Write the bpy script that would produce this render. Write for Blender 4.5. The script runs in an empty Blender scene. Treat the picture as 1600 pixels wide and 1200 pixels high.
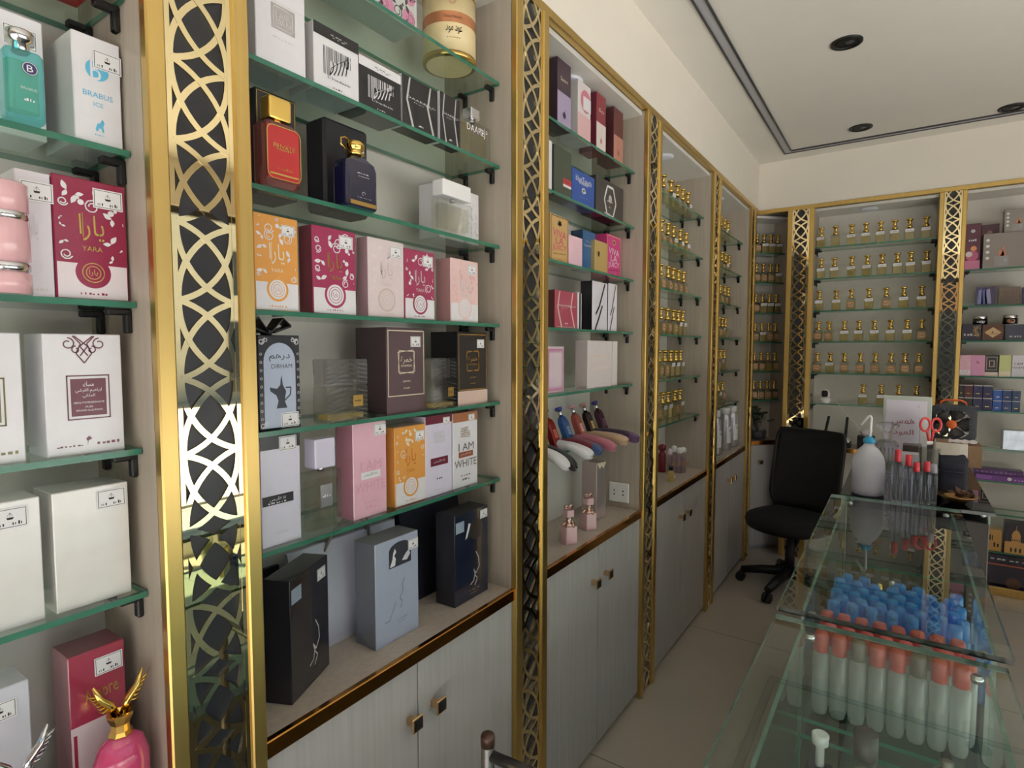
import bpy, math, random
from math import sin, cos, pi, radians, sqrt
from mathutils import Vector, Matrix
S = bpy.context.scene
COL = S.collection

# ------------------------------------------------------------------ camera
CAM_H, FPX, YAW, PITCH = 1.5, 900.0, radians(34.07), radians(3.52)
cam_data = bpy.data.cameras.new('camera')
cam_data.sensor_width = 36.0
cam_data.lens = 36.0 * FPX / 1600.0
cam_data.clip_start = 0.02
cam = bpy.data.objects.new('camera', cam_data)
cam.location = (0, 0, CAM_H)
cam.rotation_euler = (pi / 2 - PITCH, 0, YAW)
COL.objects.link(cam)
S.camera = cam

# ------------------------------------------------------------------ light
S.view_settings.view_transform = 'Standard'
S.view_settings.look = 'None'
S.view_settings.gamma = 1.0
S.view_settings.use_curve_mapping = False
S.view_settings.exposure = 2.43
world = bpy.data.worlds.new('daylight')
S.world = world
world.use_nodes = True
wn = world.node_tree.nodes
wn.clear()
w_out = wn.new('ShaderNodeOutputWorld')
w_bg = wn.new('ShaderNodeBackground')
w_sky = wn.new('ShaderNodeTexSky')
w_sky.sky_type = 'HOSEK_WILKIE'
w_sky.turbidity = 4.0
w_sky.ground_albedo = 0.4
w_sky.sun_direction = Vector((0.45, -0.4, 1)).normalized()
w_bg.inputs['Strength'].default_value = 1.0
world.node_tree.links.new(w_sky.outputs[0], w_bg.inputs[0])
world.node_tree.links.new(w_bg.outputs[0], w_out.inputs[0])
sun_data = bpy.data.lights.new('sun', 'SUN')
sun_data.energy = 5.0
sun_data.angle = radians(0.6)
sun_data.color = (1.0, 0.965, 0.92)
sun = bpy.data.objects.new('sun', sun_data)
sun.rotation_euler = Vector((-0.33, 0.30, -1)).to_track_quat('-Z', 'Y').to_euler()
sun.location = (6, -3, 8)
COL.objects.link(sun)
try:
    S.cycles.max_bounces = 10
    S.cycles.diffuse_bounces = 5
    S.cycles.glossy_bounces = 4
    S.cycles.transmission_bounces = 8
    S.cycles.transparent_max_bounces = 32
    S.cycles.caustics_reflective = False
    S.cycles.caustics_refractive = False
    S.cycles.sample_clamp_indirect = 6.0
except Exception:
    pass

# ------------------------------------------------------------------ pixel -> world (1600x1200 frame)
_f = Vector((-sin(YAW) * cos(PITCH), cos(YAW) * cos(PITCH), -sin(PITCH)))
_r = Vector((cos(YAW), sin(YAW), 0))
_d = _f.cross(_r)
def ray(u, v):
    return _f + _r * ((u - 800) / FPX) + _d * ((v - 600) / FPX)
def onx(u, v, X):
    r = ray(u, v); t = X / r.x
    return r.y * t, CAM_H + r.z * t
def ony(u, v, Y):
    r = ray(u, v); t = Y / r.y
    return r.x * t, CAM_H + r.z * t
def onz(u, v, Z):
    r = ray(u, v); t = (Z - CAM_H) / r.z
    return r.x * t, r.y * t
def proj(x, y, z):
    p = Vector((x, y, z - CAM_H)); w = p.dot(_f)
    return 800 + FPX * p.dot(_r) / w, 600 + FPX * p.dot(_d) / w

# ------------------------------------------------------------------ materials
def lin(c):
    c = c / 255.0
    return c / 12.92 if c <= 0.04045 else ((c + 0.055) / 1.055) ** 2.4
def RGB(r, g, b):
    return (lin(r), lin(g), lin(b), 1)
_M = {}
def mat(name, col=(200, 200, 200), rough=0.5, metal=0.0, coat=0.0, var=0.05, scale=40.0, bump=0.0, stretch=(1, 1, 1), alpha=1.0, emit=0, spec=0.5, trans=0.0, sheen=0.0):
    if name in _M:
        return _M[name]
    m = bpy.data.materials.new(name); m.use_nodes = True
    nt = m.node_tree; N = nt.nodes; L = nt.links
    b = N['Principled BSDF']
    c = RGB(*col)
    b.inputs['Base Color'].default_value = c
    b.inputs['Roughness'].default_value = rough
    b.inputs['Metallic'].default_value = metal
    b.inputs['Coat Weight'].default_value = coat
    b.inputs['Coat Roughness'].default_value = 0.06
    b.inputs['Specular IOR Level'].default_value = spec
    b.inputs['Alpha'].default_value = alpha
    b.inputs['Transmission Weight'].default_value = trans
    b.inputs['Sheen Weight'].default_value = sheen
    if emit:
        b.inputs['Emission Color'].default_value = c
        b.inputs['Emission Strength'].default_value = emit
    if var or bump:
        tc = N.new('ShaderNodeTexCoord'); mp = N.new('ShaderNodeMapping'); nz = N.new('ShaderNodeTexNoise')
        mp.inputs['Scale'].default_value = stretch
        nz.inputs['Scale'].default_value = scale; nz.inputs['Detail'].default_value = 4
        L.new(tc.outputs['Object'], mp.inputs[0]); L.new(mp.outputs[0], nz.inputs['Vector'])
        if var:
            mr = N.new('ShaderNodeMapRange'); mr.inputs['To Min'].default_value = 1 - var; mr.inputs['To Max'].default_value = 1 + var
            mr.inputs['From Min'].default_value = 0.25; mr.inputs['From Max'].default_value = 0.75
            mx = N.new('ShaderNodeVectorMath'); mx.operation = 'SCALE'
            mx.inputs[0].default_value = c[:3]
            L.new(nz.outputs['Fac'], mr.inputs['Value']); L.new(mr.outputs[0], mx.inputs['Scale']); L.new(mx.outputs[0], b.inputs['Base Color'])
        if bump:
            bp = N.new('ShaderNodeBump'); bp.inputs['Strength'].default_value = bump; bp.inputs['Distance'].default_value = 0.004
            L.new(nz.outputs['Fac'], bp.inputs['Height']); L.new(bp.outputs[0], b.inputs['Normal'])
    _M[name] = m
    return m
def thin(name, col=(235, 245, 240), refl=1.0, rough=0.0, ior=1.5, body=0.0, bodycol=None):
    """clear sheet or vessel wall: lets light straight through, reflects by Fresnel, optional share of diffuse body"""
    if name in _M:
        return _M[name]
    m = bpy.data.materials.new(name); m.use_nodes = True
    nt = m.node_tree; N = nt.nodes; L = nt.links; N.clear()
    o = N.new('ShaderNodeOutputMaterial'); t = N.new('ShaderNodeBsdfTransparent'); g = N.new('ShaderNodeBsdfGlossy')
    t.inputs[0].default_value = RGB(*col); g.inputs[0].default_value = (refl, refl, refl, 1); g.inputs['Roughness'].default_value = rough
    fr = N.new('ShaderNodeFresnel'); fr.inputs[0].default_value = ior
    mx = N.new('ShaderNodeMixShader')
    ge = N.new('ShaderNodeNewGeometry'); om = N.new('ShaderNodeMath'); om.operation = 'SUBTRACT'; om.inputs[0].default_value = 1.0
    fm_ = N.new('ShaderNodeMath'); fm_.operation = 'MULTIPLY'
    L.new(ge.outputs['Backfacing'], om.inputs[1]); L.new(om.outputs[0], fm_.inputs[0]); L.new(fr.outputs[0], fm_.inputs[1]); L.new(fm_.outputs[0], mx.inputs[0])
    if body:
        d = N.new('ShaderNodeBsdfDiffuse'); d.inputs[0].default_value = RGB(*(bodycol or col))
        tl = N.new('ShaderNodeBsdfTranslucent'); tl.inputs[0].default_value = RGB(*(bodycol or col))
        ad = N.new('ShaderNodeMixShader'); ad.inputs[0].default_value = 0.4
        L.new(d.outputs[0], ad.inputs[1]); L.new(tl.outputs[0], ad.inputs[2])
        m2 = N.new('ShaderNodeMixShader'); m2.inputs[0].default_value = body
        L.new(t.outputs[0], m2.inputs[1]); L.new(ad.outputs[0], m2.inputs[2]); L.new(m2.outputs[0], mx.inputs[1])
    else:
        L.new(t.outputs[0], mx.inputs[1])
    L.new(g.outputs[0], mx.inputs[2]); L.new(mx.outputs[0], o.inputs[0])
    _M[name] = m
    return m
def solid_glass(name, col=(240, 243, 242), rough=0.0, ior=1.45, through=0.35):
    m = _M.get(name)
    if m: return m
    m = bpy.data.materials.new(name); m.use_nodes = True
    nt = m.node_tree; N = nt.nodes; L = nt.links; N.clear()
    o = N.new('ShaderNodeOutputMaterial'); g = N.new('ShaderNodeBsdfGlass'); t = N.new('ShaderNodeBsdfTransparent'); mx = N.new('ShaderNodeMixShader')
    g.inputs['Color'].default_value = RGB(*col); t.inputs[0].default_value = RGB(*col); g.inputs['Roughness'].default_value = rough; g.inputs['IOR'].default_value = ior
    mx.inputs[0].default_value = through
    L.new(g.outputs[0], mx.inputs[1]); L.new(t.outputs[0], mx.inputs[2]); L.new(mx.outputs[0], o.inputs[0])
    _M[name] = m
    return m
def col(r, g, b, rough=0.35, coat=0.25, var=0.03):
    return mat('print_%d_%d_%d' % (r, g, b), (r, g, b), rough, coat=coat, var=var)

PAINT = mat('wall_paint', (236, 229, 218), 0.75, var=0.015, scale=6)
CEIL = mat('ceiling_paint', (234, 230, 222), 0.8, var=0.015, scale=6)
LAM = mat('pale_wood_laminate', (180, 169, 156), 0.5, var=0.10, scale=70, stretch=(1, 1, 0.05), bump=0.06)
DOORL = mat('door_laminate', (184, 181, 180), 0.42, var=0.09, scale=80, stretch=(1, 1, 0.04), bump=0.06)
BACKP = mat('white_back_panel', (222, 219, 212), 0.55, var=0.02)
GOLD = mat('brushed_gold', (214, 182, 112), 0.34, 1.0, var=0.06, scale=60, stretch=(1, 1, 0.03))
BRONZE = mat('polished_bronze', (196, 140, 70), 0.16, 1.0, var=0.1, scale=30, stretch=(1, 0.2, 1))
MIRROR = mat('gold_mirror', (232, 214, 168), 0.02, 1.0, var=0.0)
CAPG = mat('gold_cap', (232, 196, 110), 0.12, 1.0, var=0.0)
BLACKP = mat('black_acrylic', (36, 36, 42), 0.35, var=0.02)
BLACK = mat('black_plastic', (18, 18, 20), 0.45, var=0.05)
CHROME = mat('chrome', (215, 215, 220), 0.1, 1.0, var=0.0)
STEEL = mat('worn_steel', (120, 118, 118), 0.35, 1.0, var=0.15, scale=50)
ROSEG = mat('rose_gold', (226, 190, 176), 0.12, 1.0, var=0.0)
SHELFG = thin('clear_shelf_glass', (236, 245, 240))
EDGEG = mat('green_glass_edge', (56, 118, 97), 0.15, var=0.08, scale=20)
CASEG = thin('counter_glass', (240, 246, 243), ior=1.5)
CASEE = mat('counter_glass_edge', (104, 134, 123), 0.15, var=0.05)
DARKE = mat('dark_glass_edge', (28, 34, 36), 0.15, var=0.03)
VESSEL = thin('clear_bottle_glass', (238, 240, 238), ior=1.5)
AMBER = thin('amber_oil', (242, 226, 176), ior=1.2, body=0.45, bodycol=(240, 224, 168))
WHITE = mat('white_plastic', (235, 235, 238), 0.35, var=0.02)
STICK = mat('sticker_paper', (232, 232, 236), 0.5, var=0.01)
INK = mat('black_ink', (20, 20, 24), 0.6, var=0.0)

SOLIDG = solid_glass('solid_bottle_glass', (252, 253, 252), 0, 1.42, .75)
CRYST = solid_glass('cut_crystal', (249, 250, 252), 0.02, 1.45, 0.65)
# ------------------------------------------------------------------ mesh builder
class MB:
    def __init__(s):
        s.v = []; s.f = []; s.m = []; s.sm = []
    def add(s, vs, fs, m, sm=False):
        o = len(s.v); s.v += [tuple(v) for v in vs]
        for f in fs:
            s.f.append([i + o for i in f]); s.m.append(m); s.sm.append(sm)
        return s
    def box(s, x0, y0, z0, x1, y1, z1, m, b=0.0, faces=None):
        """faces: dict of '-x','+x','-y','+y','-z','+z' -> material"""
        F = faces or {}
        g = lambda k: F.get(k, m)
        if b <= 0:
            vs = [(x, y, z) for z in (z0, z1) for y in (y0, y1) for x in (x0, x1)]
            for fs, k in (((0, 2, 3, 1), '-z'), ((4, 5, 7, 6), '+z'), ((0, 1, 5, 4), '-y'), ((2, 6, 7, 3), '+y'), ((0, 4, 6, 2), '-x'), ((1, 3, 7, 5), '+x')):
                if g(k) is not None:
                    s.add([vs[i] for i in fs], [(0, 1, 2, 3)], g(k))
            return s
        vs = []; idx = {}
        P = ((x0, x1), (y0, y1), (z0, z1))
        for i in (0, 1):
            for j in (0, 1):
                for k in (0, 1):
                    c = [P[0][i], P[1][j], P[2][k]]; sg = [1 - 2 * i, 1 - 2 * j, 1 - 2 * k]
                    for a in range(3):
                        p = list(c)
                        for q in range(3):
                            if q != a: p[q] += sg[q] * b
                        idx[(i, j, k, a)] = len(vs); vs.append(p)
        o = len(s.v); s.v += [tuple(v) for v in vs]
        def fc(l, mm):
            s.f.append([o + idx[t] for t in l]); s.m.append(mm); s.sm.append(False)
        q = [(0, 0), (1, 0), (1, 1), (0, 1)]
        fc([(0, a, c, 0) for a, c in reversed(q)], g('-x')); fc([(1, a, c, 0) for a, c in q], g('+x'))
        fc([(a, 0, c, 1) for a, c in q], g('-y')); fc([(a, 1, c, 1) for a, c in reversed(q)], g('+y'))
        fc([(a, c, 0, 2) for a, c in reversed(q)], g('-z')); fc([(a, c, 1, 2) for a, c in q], g('+z'))
        for i in (0, 1):
            for j in (0, 1):
                fc([(i, j, 0, 0), (i, j, 1, 0), (i, j, 1, 1), (i, j, 0, 1)], g('-y' if j == 0 else '+y'))
                fc([(i, 0, j, 0), (i, 1, j, 0), (i, 1, j, 2), (i, 0, j, 2)], g('-x' if i == 0 else '+x'))
                fc([(0, i, j, 1), (1, i, j, 1), (1, i, j, 2), (0, i, j, 2)], g('-y' if i == 0 else '+y'))
                for k in (0, 1):
                    fc([(i, j, k, 0), (i, j, k, 1), (i, j, k, 2)], m)
        return s
    def prism(s, pts, a0, a1, m, axis='z', sm=False, cap=True):
        """2-D outline extruded along an axis (x: pts=(y,z), y: pts=(x,z), z: pts=(x,y))"""
        def P(p, a):
            return (p[0], p[1], a) if axis == 'z' else ((p[0], a, p[1]) if axis == 'y' else (a, p[0], p[1]))
        n = len(pts); vs = [P(p, a0) for p in pts] + [P(p, a1) for p in pts]
        s.add(vs, [(i, (i + 1) % n, n + (i + 1) % n, n + i) for i in range(n)], m, sm)
        if cap:
            s.add(vs, [tuple(reversed(range(n))), tuple(range(n, 2 * n))], m)
        return s
    def loft(s, rings, m, sm=True, cap=True):
        n = len(rings[0]); vs = [p for r in rings for p in r]
        fs = [(k * n + i, k * n + (i + 1) % n, (k + 1) * n + (i + 1) % n, (k + 1) * n + i) for k in range(len(rings) - 1) for i in range(n)]
        s.add(vs, fs, m, sm)
        if cap:
            s.add(rings[0], [tuple(reversed(range(n)))], m); s.add(rings[-1], [tuple(range(n))], m)
        return s
    def lathe(s, prof, m, cx=0, cy=0, cz=0, n=20, sm=True, sx=1, sy=1, cap=True):
        rings = [[(cx + r * sx * cos(2 * pi * i / n), cy + r * sy * sin(2 * pi * i / n), cz + z) for i in range(n)] for r, z in prof]
        return s.loft(rings, m, sm, cap)
    def tube(s, path, r, m, n=8, sm=True, closed=False):
        path = [Vector(p) for p in path]; rings = []
        rr = r if isinstance(r, (list, tuple)) else [r] * len(path)
        up = None
        for i, p in enumerate(path):
            a = path[max(i - 1, 0)]; b = path[min(i + 1, len(path) - 1)]
            d = (b - a).normalized()
            if up is None:
                up = Vector((0, 0, 1)) if abs(d.z) < 0.9 else Vector((1, 0, 0))
            x = d.cross(up)
            x = x.normalized() if x.length > 1e-6 else d.orthogonal().normalized()
            y = x.cross(d).normalized(); up = y
            rings.append([p + (x * cos(2 * pi * k / n) + y * sin(2 * pi * k / n)) * rr[i] for k in range(n)])
        return s.loft(rings, m, sm)
    def xf(s, M, start=0):
        for i in range(start, len(s.v)):
            s.v[i] = tuple(M @ Vector(s.v[i]))
        return s
    def mesh(s, name):
        me = bpy.data.meshes.new(name); me.from_pydata(s.v, [], s.f)
        slots = []
        for m in s.m:
            if m not in slots: slots.append(m)
        for m in slots: me.materials.append(m)
        me.polygons.foreach_set('material_index', [slots.index(m) for m in s.m])
        me.polygons.foreach_set('use_smooth', s.sm)
        me.update()
        return me
    def build(s, name, parent=None, loc=(0, 0, 0), rot=0.0, fix=True):
        me = s.mesh(name)
        if fix:
            import bmesh
            bm = bmesh.new(); bm.from_mesh(me); bmesh.ops.remove_doubles(bm, verts=bm.verts, dist=1e-6)
            bmesh.ops.recalc_face_normals(bm, faces=bm.faces); bm.to_mesh(me); bm.free()
        return link(name, me, parent, loc, rot)
def link(name, me, parent=None, loc=(0, 0, 0), rot=0.0):
    o = bpy.data.objects.new(name, me); COL.objects.link(o)
    o.location = loc
    o.rotation_euler = rot if isinstance(rot, (tuple, list)) else (0, 0, rot)
    if parent: o.parent = parent
    return o
def tag(o, label, cat, group=None, kind=None):
    if label: o['label'] = label
    if cat: o['category'] = cat
    if group: o['group'] = group
    if kind: o['kind'] = kind
    return o
def thing(name, label, cat, loc=(0, 0, 0), rot=0.0, group=None):
    return tag(link(name, None, None, loc, rot), label, cat, group)
def struct(name, mb, label=None):
    o = mb.build(name); o['kind'] = 'structure'
    if label: o['label'] = label
    return o
def dup(root, loc, rot, label, group=None):
    r = root.copy(); COL.objects.link(r); r.location = loc; r.rotation_euler = (0, 0, rot)
    r['label'] = label
    if group: r['group'] = group
    for ch in list(root.children):
        c = ch.copy(); COL.objects.link(c); c.parent = r
        for g in list(ch.children):
            d = g.copy(); COL.objects.link(d); d.parent = c
    return r

# ------------------------------------------------------------------ lettering
_T = {}
def glyphs(t):
    if t in _T: return _T[t]
    cu = bpy.data.curves.new('t', 'FONT'); cu.body = t; cu.resolution_u = 2
    ob = bpy.data.objects.new('t', cu); COL.objects.link(ob)
    me = bpy.data.meshes.new_from_object(ob.evaluated_get(bpy.context.evaluated_depsgraph_get()))
    vs = [(v.co.x, v.co.y) for v in me.vertices]; fs = [list(p.vertices) for p in me.polygons]
    bpy.data.objects.remove(ob); bpy.data.curves.remove(cu); bpy.data.meshes.remove(me)
    if not vs: vs = [(0, 0), (1, 0), (1, 1)]; fs = [[0, 1, 2]]
    x0 = min(v[0] for v in vs); x1 = max(v[0] for v in vs); y0 = min(v[1] for v in vs); y1 = max(v[1] for v in vs)
    _T[t] = ([((x - x0) / (x1 - x0) - .5, (y - y0) / (y1 - y0) - .5) for x, y in vs], fs, (x1 - x0) / (y1 - y0))
    return _T[t]
_AR = {'ا': 'FE8D', 'أ': 'FE83', 'ب': 'FE8F', 'ت': 'FE95', 'خ': 'FEA5', 'د': 'FEA9', 'ر': 'FEAD', 'س': 'FEB1', 'ش': 'FEB5', 'ض': 'FEBD', 'ع': 'FEC9',
       'ف': 'FED1', 'ق': 'FED5', 'ك': 'FED9', 'ل': 'FEDD', 'م': 'FEE1', 'ن': 'FEE5', 'ه': 'FEE9', 'و': 'FEED', 'ي': 'FEF1', 'ة': 'FE93', 'ج': 'FE9D', 'ر': 'FEAD'}
_NJ = set('اأدروة')
def arab(t):
    """joined forms in drawing order for a left-to-right setter"""
    out = []
    for w in t.split(' '):
        s = ''
        for i, c in enumerate(w):
            b = int(_AR[c], 16); pj = i > 0 and w[i - 1] not in _NJ; nj = i < len(w) - 1 and c not in _NJ
            s += chr(b + (3 if pj and nj else (2 if nj else (1 if pj else 0))))
        out.append(s[::-1])
    return ' '.join(reversed(out))

# ------------------------------------------------------------------ flat printing on a front face (u right, v up, face looks to -y)
class Art:
    def __init__(s, y=0.0):
        s.b = MB(); s.k = 0; s.y = y
    def poly(s, pts, m):
        y = s.y - 0.0005 - s.k * 0.00004
        s.b.add([(u, y, v) for u, v in pts], [tuple(range(len(pts)))], m); return s
    def up(s): s.k += 1; return s
    def rect(s, u0, v0, u1, v1, m): return s.poly([(u0, v0), (u1, v0), (u1, v1), (u0, v1)], m)
    def disc(s, cu, cv, r, m, n=24, ry=None): return s.poly([(cu + r * cos(2 * pi * i / n), cv + (ry or r) * sin(2 * pi * i / n)) for i in range(n)], m)
    def line(s, pts, w, m):
        for (a, b), (c, d) in zip(pts, pts[1:]):
            L = sqrt((c - a) ** 2 + (d - b) ** 2) or 1e-6; nx, ny = -(d - b) / L * w / 2, (c - a) / L * w / 2
            s.poly([(a + nx, b + ny), (a - nx, b - ny), (c - nx, d - ny), (c + nx, d + ny)], m)
        return s
    def ring(s, cu, cv, r, w, m, n=28): return s.line([(cu + r * cos(2 * pi * i / n), cv + r * sin(2 * pi * i / n)) for i in range(n + 1)], w, m)
    def frame(s, u0, v0, u1, v1, t, m):
        s.rect(u0, v0, u1, v0 + t, m); s.rect(u0, v1 - t, u1, v1, m); s.rect(u0, v0, u0 + t, v1, m); return s.rect(u1 - t, v0, u1, v1, m)
    def text(s, t, cu, cv, w, m, h=None, rot=0, mirror=False):
        vs, fs, asp = glyphs(t); hh = h or w / asp
        y = s.y - 0.0005 - s.k * 0.00004
        c, sn = cos(rot), sin(rot)
        s.b.add([(cu + x * w * c - z * hh * sn, y, cv + x * w * sn + z * hh * c) for x, z in vs], fs, m); return s
    def scrawl(s, u0, u1, v, h, m, rnd, n=7):
        """a line of tiny illegible print"""
        du = (u1 - u0) / n
        for i in range(n):
            a = u0 + du * i + du * rnd.uniform(0, .25); s.rect(a, v, a + du * rnd.uniform(.3, .75), v + h * rnd.uniform(.5, 1), m)
        return s
    def leaf(s, cu, cv, L, W, a, m):
        pts = [(L * t, W * sin(pi * t) * (1 - .35 * t)) for t in (0, .2, .4, .6, .8, 1)] + [(L * t, -W * .6 * sin(pi * t)) for t in (.8, .6, .4, .2)]
        return s.poly([(cu + x * cos(a) - y * sin(a), cv + x * sin(a) + y * cos(a)) for x, y in pts], m)
    def curl(s, cu, cv, r, a, w, m, turn=1.4, sg=1):
        return s.line([(cu + r * (1 - .6 * t) * cos(a + sg * turn * 2 * pi * t), cv + r * (1 - .6 * t) * sin(a + sg * turn * 2 * pi * t)) for t in [i / 12 for i in range(13)]], w, m)
    def florals(s, u0, v0, u1, v1, m, rnd, skip=None, step=0.016):
        v = v0 + step * .5
        while v < v1:
            u = u0 + step * .5
            while u < u1:
                cu, cv = u + rnd.uniform(-.3, .3) * step, v + rnd.uniform(-.3, .3) * step
                if not (skip and skip[0] < cu < skip[2] and skip[1] < cv < skip[3]):
                    k = rnd.random(); a = rnd.uniform(0, 2 * pi); L = min(step * .75, cu - u0, u1 - cu, cv - v0, v1 - cv)
                    if L > step * .12:
                        if k < .45:
                            s.leaf(cu, cv, L, L * .35, a, m); s.leaf(cu, cv, L * .8, L * .3, a + 2.2, m)
                        elif k < .8: s.curl(cu, cv, L * .75, a, step * .09, m, sg=rnd.choice((-1, 1)))
                        else:
                            s.disc(cu, cv, L * .3, m, 10); s.disc(cu + L * .5 * cos(a), cv + L * .5 * sin(a), L * .18, m, 8)
                u += step
            v += step
        return s
    def build(s, parent, name='printed_pattern', loc=(0, 0, 0)):
        return s.b.build(name, parent, loc, fix=False) if s.b.f else None

def sticker_mesh():
    a = Art(); r = random.Random(4)
    w, h = .037, .027
    a.rect(-w / 2, -h / 2, w / 2, h / 2, STICK).up()
    a.frame(-w / 2 + .0016, -h / 2 + .0016, w / 2 - .0016, h / 2 - .0016, .0007, INK).up()
    a.poly([(-.004, .001), (.004, .001), (.0028, -.0018), (-.0028, -.0018)], INK)
    a.line([(0, .0015), (0, .0075)], .0005, INK).line([(0, .007), (.003, .0028)], .0004, INK).line([(0, .007), (-.003, .0028)], .0004, INK)
    a.scrawl(-.013, -.006, -.0092, .004, INK, r, 3); a.scrawl(.002, .013, -.0092, .005, INK, r, 4)
    return a.b.mesh('price_sticker')
STICKER = sticker_mesh()
def sticker(parent, u, v, sc=1.0, y=0.0, rot=0.0):
    o = link('price_sticker', STICKER, parent, (u, y - .0006, v), (0, rot, 0)); o.scale = (sc, 1, sc)
    o['label'] = 'white price sticker with a thin black border'
    return o

R90 = pi / 2
def carton(label, loc, w, d, h, m, rot=R90, side=None, top=None, art=None, st=None, group=None, name='perfume_carton', cat='perfume box', b=0.0012, y=0.0):
    """a carton whose front-left-bottom corner is at loc; front looks to local -y. st = (u, v, scale) centre of the price sticker"""
    o = MB().box(0, 0, 0, w, d, h, m, b, {k: v for k, v in (('-x', side), ('+x', side), ('+z', top)) if v}).build(name, None, loc, rot)
    tag(o, label, cat, group)
    if art:
        a = Art(y); art(a, w, h); a.build(o)
    if st:
        sticker(o, st[0], st[1], st[2] if len(st) > 2 else 1.0, y)
    return o
def on_left(u0, u1, vt, z, xf=-.948, ub=None, d=.09):
    """place a thing on a shelf of the left wall from its photo edges: returns loc, width, depth, height"""
    y0 = onx(u0, vt, xf)[0]
    for _ in range(3):
        vb = proj(xf, y0, z)[1]; y0 = onx(u0, (vt + vb) / 2, xf)[0]
    y1 = onx(u1, (vt + vb) / 2, xf)[0]
    h = onx(u0, vt, xf)[1] - z
    if y0 < .39: y1 = min(y1, .393)
    if ub is not None:
        d = min(.145, max(.02, xf - ony(ub, (vt + vb) / 2, y0)[0]))
    return Vector((xf, y0, z)), y1 - y0, d, h
# ================================================================== ROOM SHELL
XL, YB = -0.894, 4.50            # front planes of the left and the back shelving
ZC, ZT = 2.82, 2.49              # ceiling, underside of the soffits
XR, YF = 2.45, -1.35             # shop-window wall, entrance wall

fm = mat('floor_tile', (184, 174, 163), 0.28, coat=0.2, var=0.03, scale=5)
nt = fm.node_tree
_br = nt.nodes.new('ShaderNodeTexBrick'); _tc = nt.nodes.new('ShaderNodeTexCoord'); _mp = nt.nodes.new('ShaderNodeMapping'); _mx = nt.nodes.new('ShaderNodeMixRGB')
_br.offset = 0.0
for k, v in (('Scale', 1.0), ('Mortar Size', 0.0022), ('Brick Width', 1.2), ('Row Height', 1.2)): _br.inputs[k].default_value = v
_mp.inputs['Location'].default_value = (0.135, -0.66, 0)
nt.links.new(_tc.outputs['Object'], _mp.inputs[0]); nt.links.new(_mp.outputs[0], _br.inputs['Vector'])
_b = nt.nodes['Principled BSDF']; _old = _b.inputs['Base Color'].links[0].from_socket
nt.links.new(_old, _mx.inputs[1]); _mx.inputs[2].default_value = RGB(96, 90, 84)
nt.links.new(_br.outputs['Fac'], _mx.inputs[0]); nt.links.new(_mx.outputs[0], _b.inputs['Base Color'])
struct('floor', MB().box(-1.3, -1.5, -0.05, XR + .05, 5.0, 0, fm))
struct('ceiling', MB().box(-1.3, -1.5, ZC, XR + .05, 5.0, ZC + .06, CEIL))
struct('wall_left', MB().box(-1.3, -1.5, 0, -1.14, 5.0, ZC, PAINT).box(-1.14, -1.5, ZT, XL, 4.82, ZC, PAINT))
struct('wall_back', MB().box(-1.14, 4.82, 0, XR, 5.0, ZC, PAINT).box(XL, YB, ZT, XR, 4.82, ZC, PAINT))
struct('wall_front', MB().box(-1.14, -1.5, 0, -.7, YF, ZC, PAINT).box(-.7, -1.5, 2.5, 2.3, YF, ZC, PAINT).box(2.3, -1.5, 0, XR, YF, ZC, PAINT))
struct('wall_right', MB().box(XR, -1.5, 0, XR + .15, -.9, ZC, PAINT).box(XR, 3.0, 0, XR + .15, 5.0, ZC, PAINT).box(XR, -.9, 2.5, XR + .15, 3.0, ZC, PAINT).box(XR, -.9, 0, XR + .15, 3.0, .12, PAINT))
alu = mat('window_aluminium', (60, 60, 64), 0.4, 0.6, var=0.03)
wg = thin('window_glass', (247, 249, 249))
m = MB()
for y in (-.9, .38, 1.67, 2.96): m.box(XR + .04, y, .12, XR + .10, y + .05, 2.5, alu, .004)
m.box(XR + .045, -.85, .12, XR + .095, 3.0, .17, alu).box(XR + .045, -.85, 2.45, XR + .095, 3.0, 2.5, alu)
for a, b in ((-.85, .38), (.43, 1.67), (1.72, 2.96)): m.box(XR + .067, a, .17, XR + .073, b, 2.45, wg)
struct('window_1', m)
m = MB()
for x in (-.7, .3, 1.3, 2.25): m.box(x, -1.46, 0, x + .05, -1.40, 2.5, alu)
for a, b in ((-.65, .3), (.35, 1.3), (1.35, 2.25)): m.box(a, -1.435, .02, b, -1.427, 2.44, wg).box(a, -1.46, 2.44, b, -1.40, 2.5, alu)
struct('door_1', m)
# the street the shop windows look out on
pav = mat('street_paving', (190, 188, 184), 0.9, var=0.12, scale=3)
struct('street_pavement', MB().box(XR + .15, -14, -.12, 24, 22, -.02, pav).box(-6, -14, -.12, XR + .15, -1.5, -.02, pav))
fac = mat('street_facade_paint', (206, 200, 190), 0.85, var=0.08, scale=2); facw = mat('facade_window_glass', (50, 58, 66), 0.15, var=0.05); facr = mat('facade_shutter', (128, 70, 52), 0.6, var=0.1)
m = MB().box(15, -14, -.1, 18, 22, 5.2, fac)
for k in range(9):
    y = -12 + k * 3.6
    m.box(14.93, y, .2, 15.02, y + 1.9, 2.3, facr if k % 3 == 1 else facw); m.box(14.93, y + .2, 3.1, 15.02, y + 1.6, 4.4, facw)
struct('street_facade', m)
fb = mat('brown_facade_paint', (150, 116, 88), 0.85, var=0.1, scale=2)
m = MB().box(-8, -9.2, -.1, 14, -9, 6.0, fb)  # unseen, added to keep cyan sky out of the gold pillar reflections
for k in range(6): m.box(-7 + k * 3.5, -8.98, .1, -5 + k * 3.5, -8.94, 2.4, facw)
struct('added_facade', m)
# gold edge strips under the soffits
struct('trim_1', MB().box(XL - .02, -1.3, ZT - .028, XL + .012, YB, ZT, GOLD, .002))
struct('trim_2', MB().box(XL + .012, YB - .012, ZT - .028, XR, YB + .02, ZT, GOLD, .002))

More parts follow.
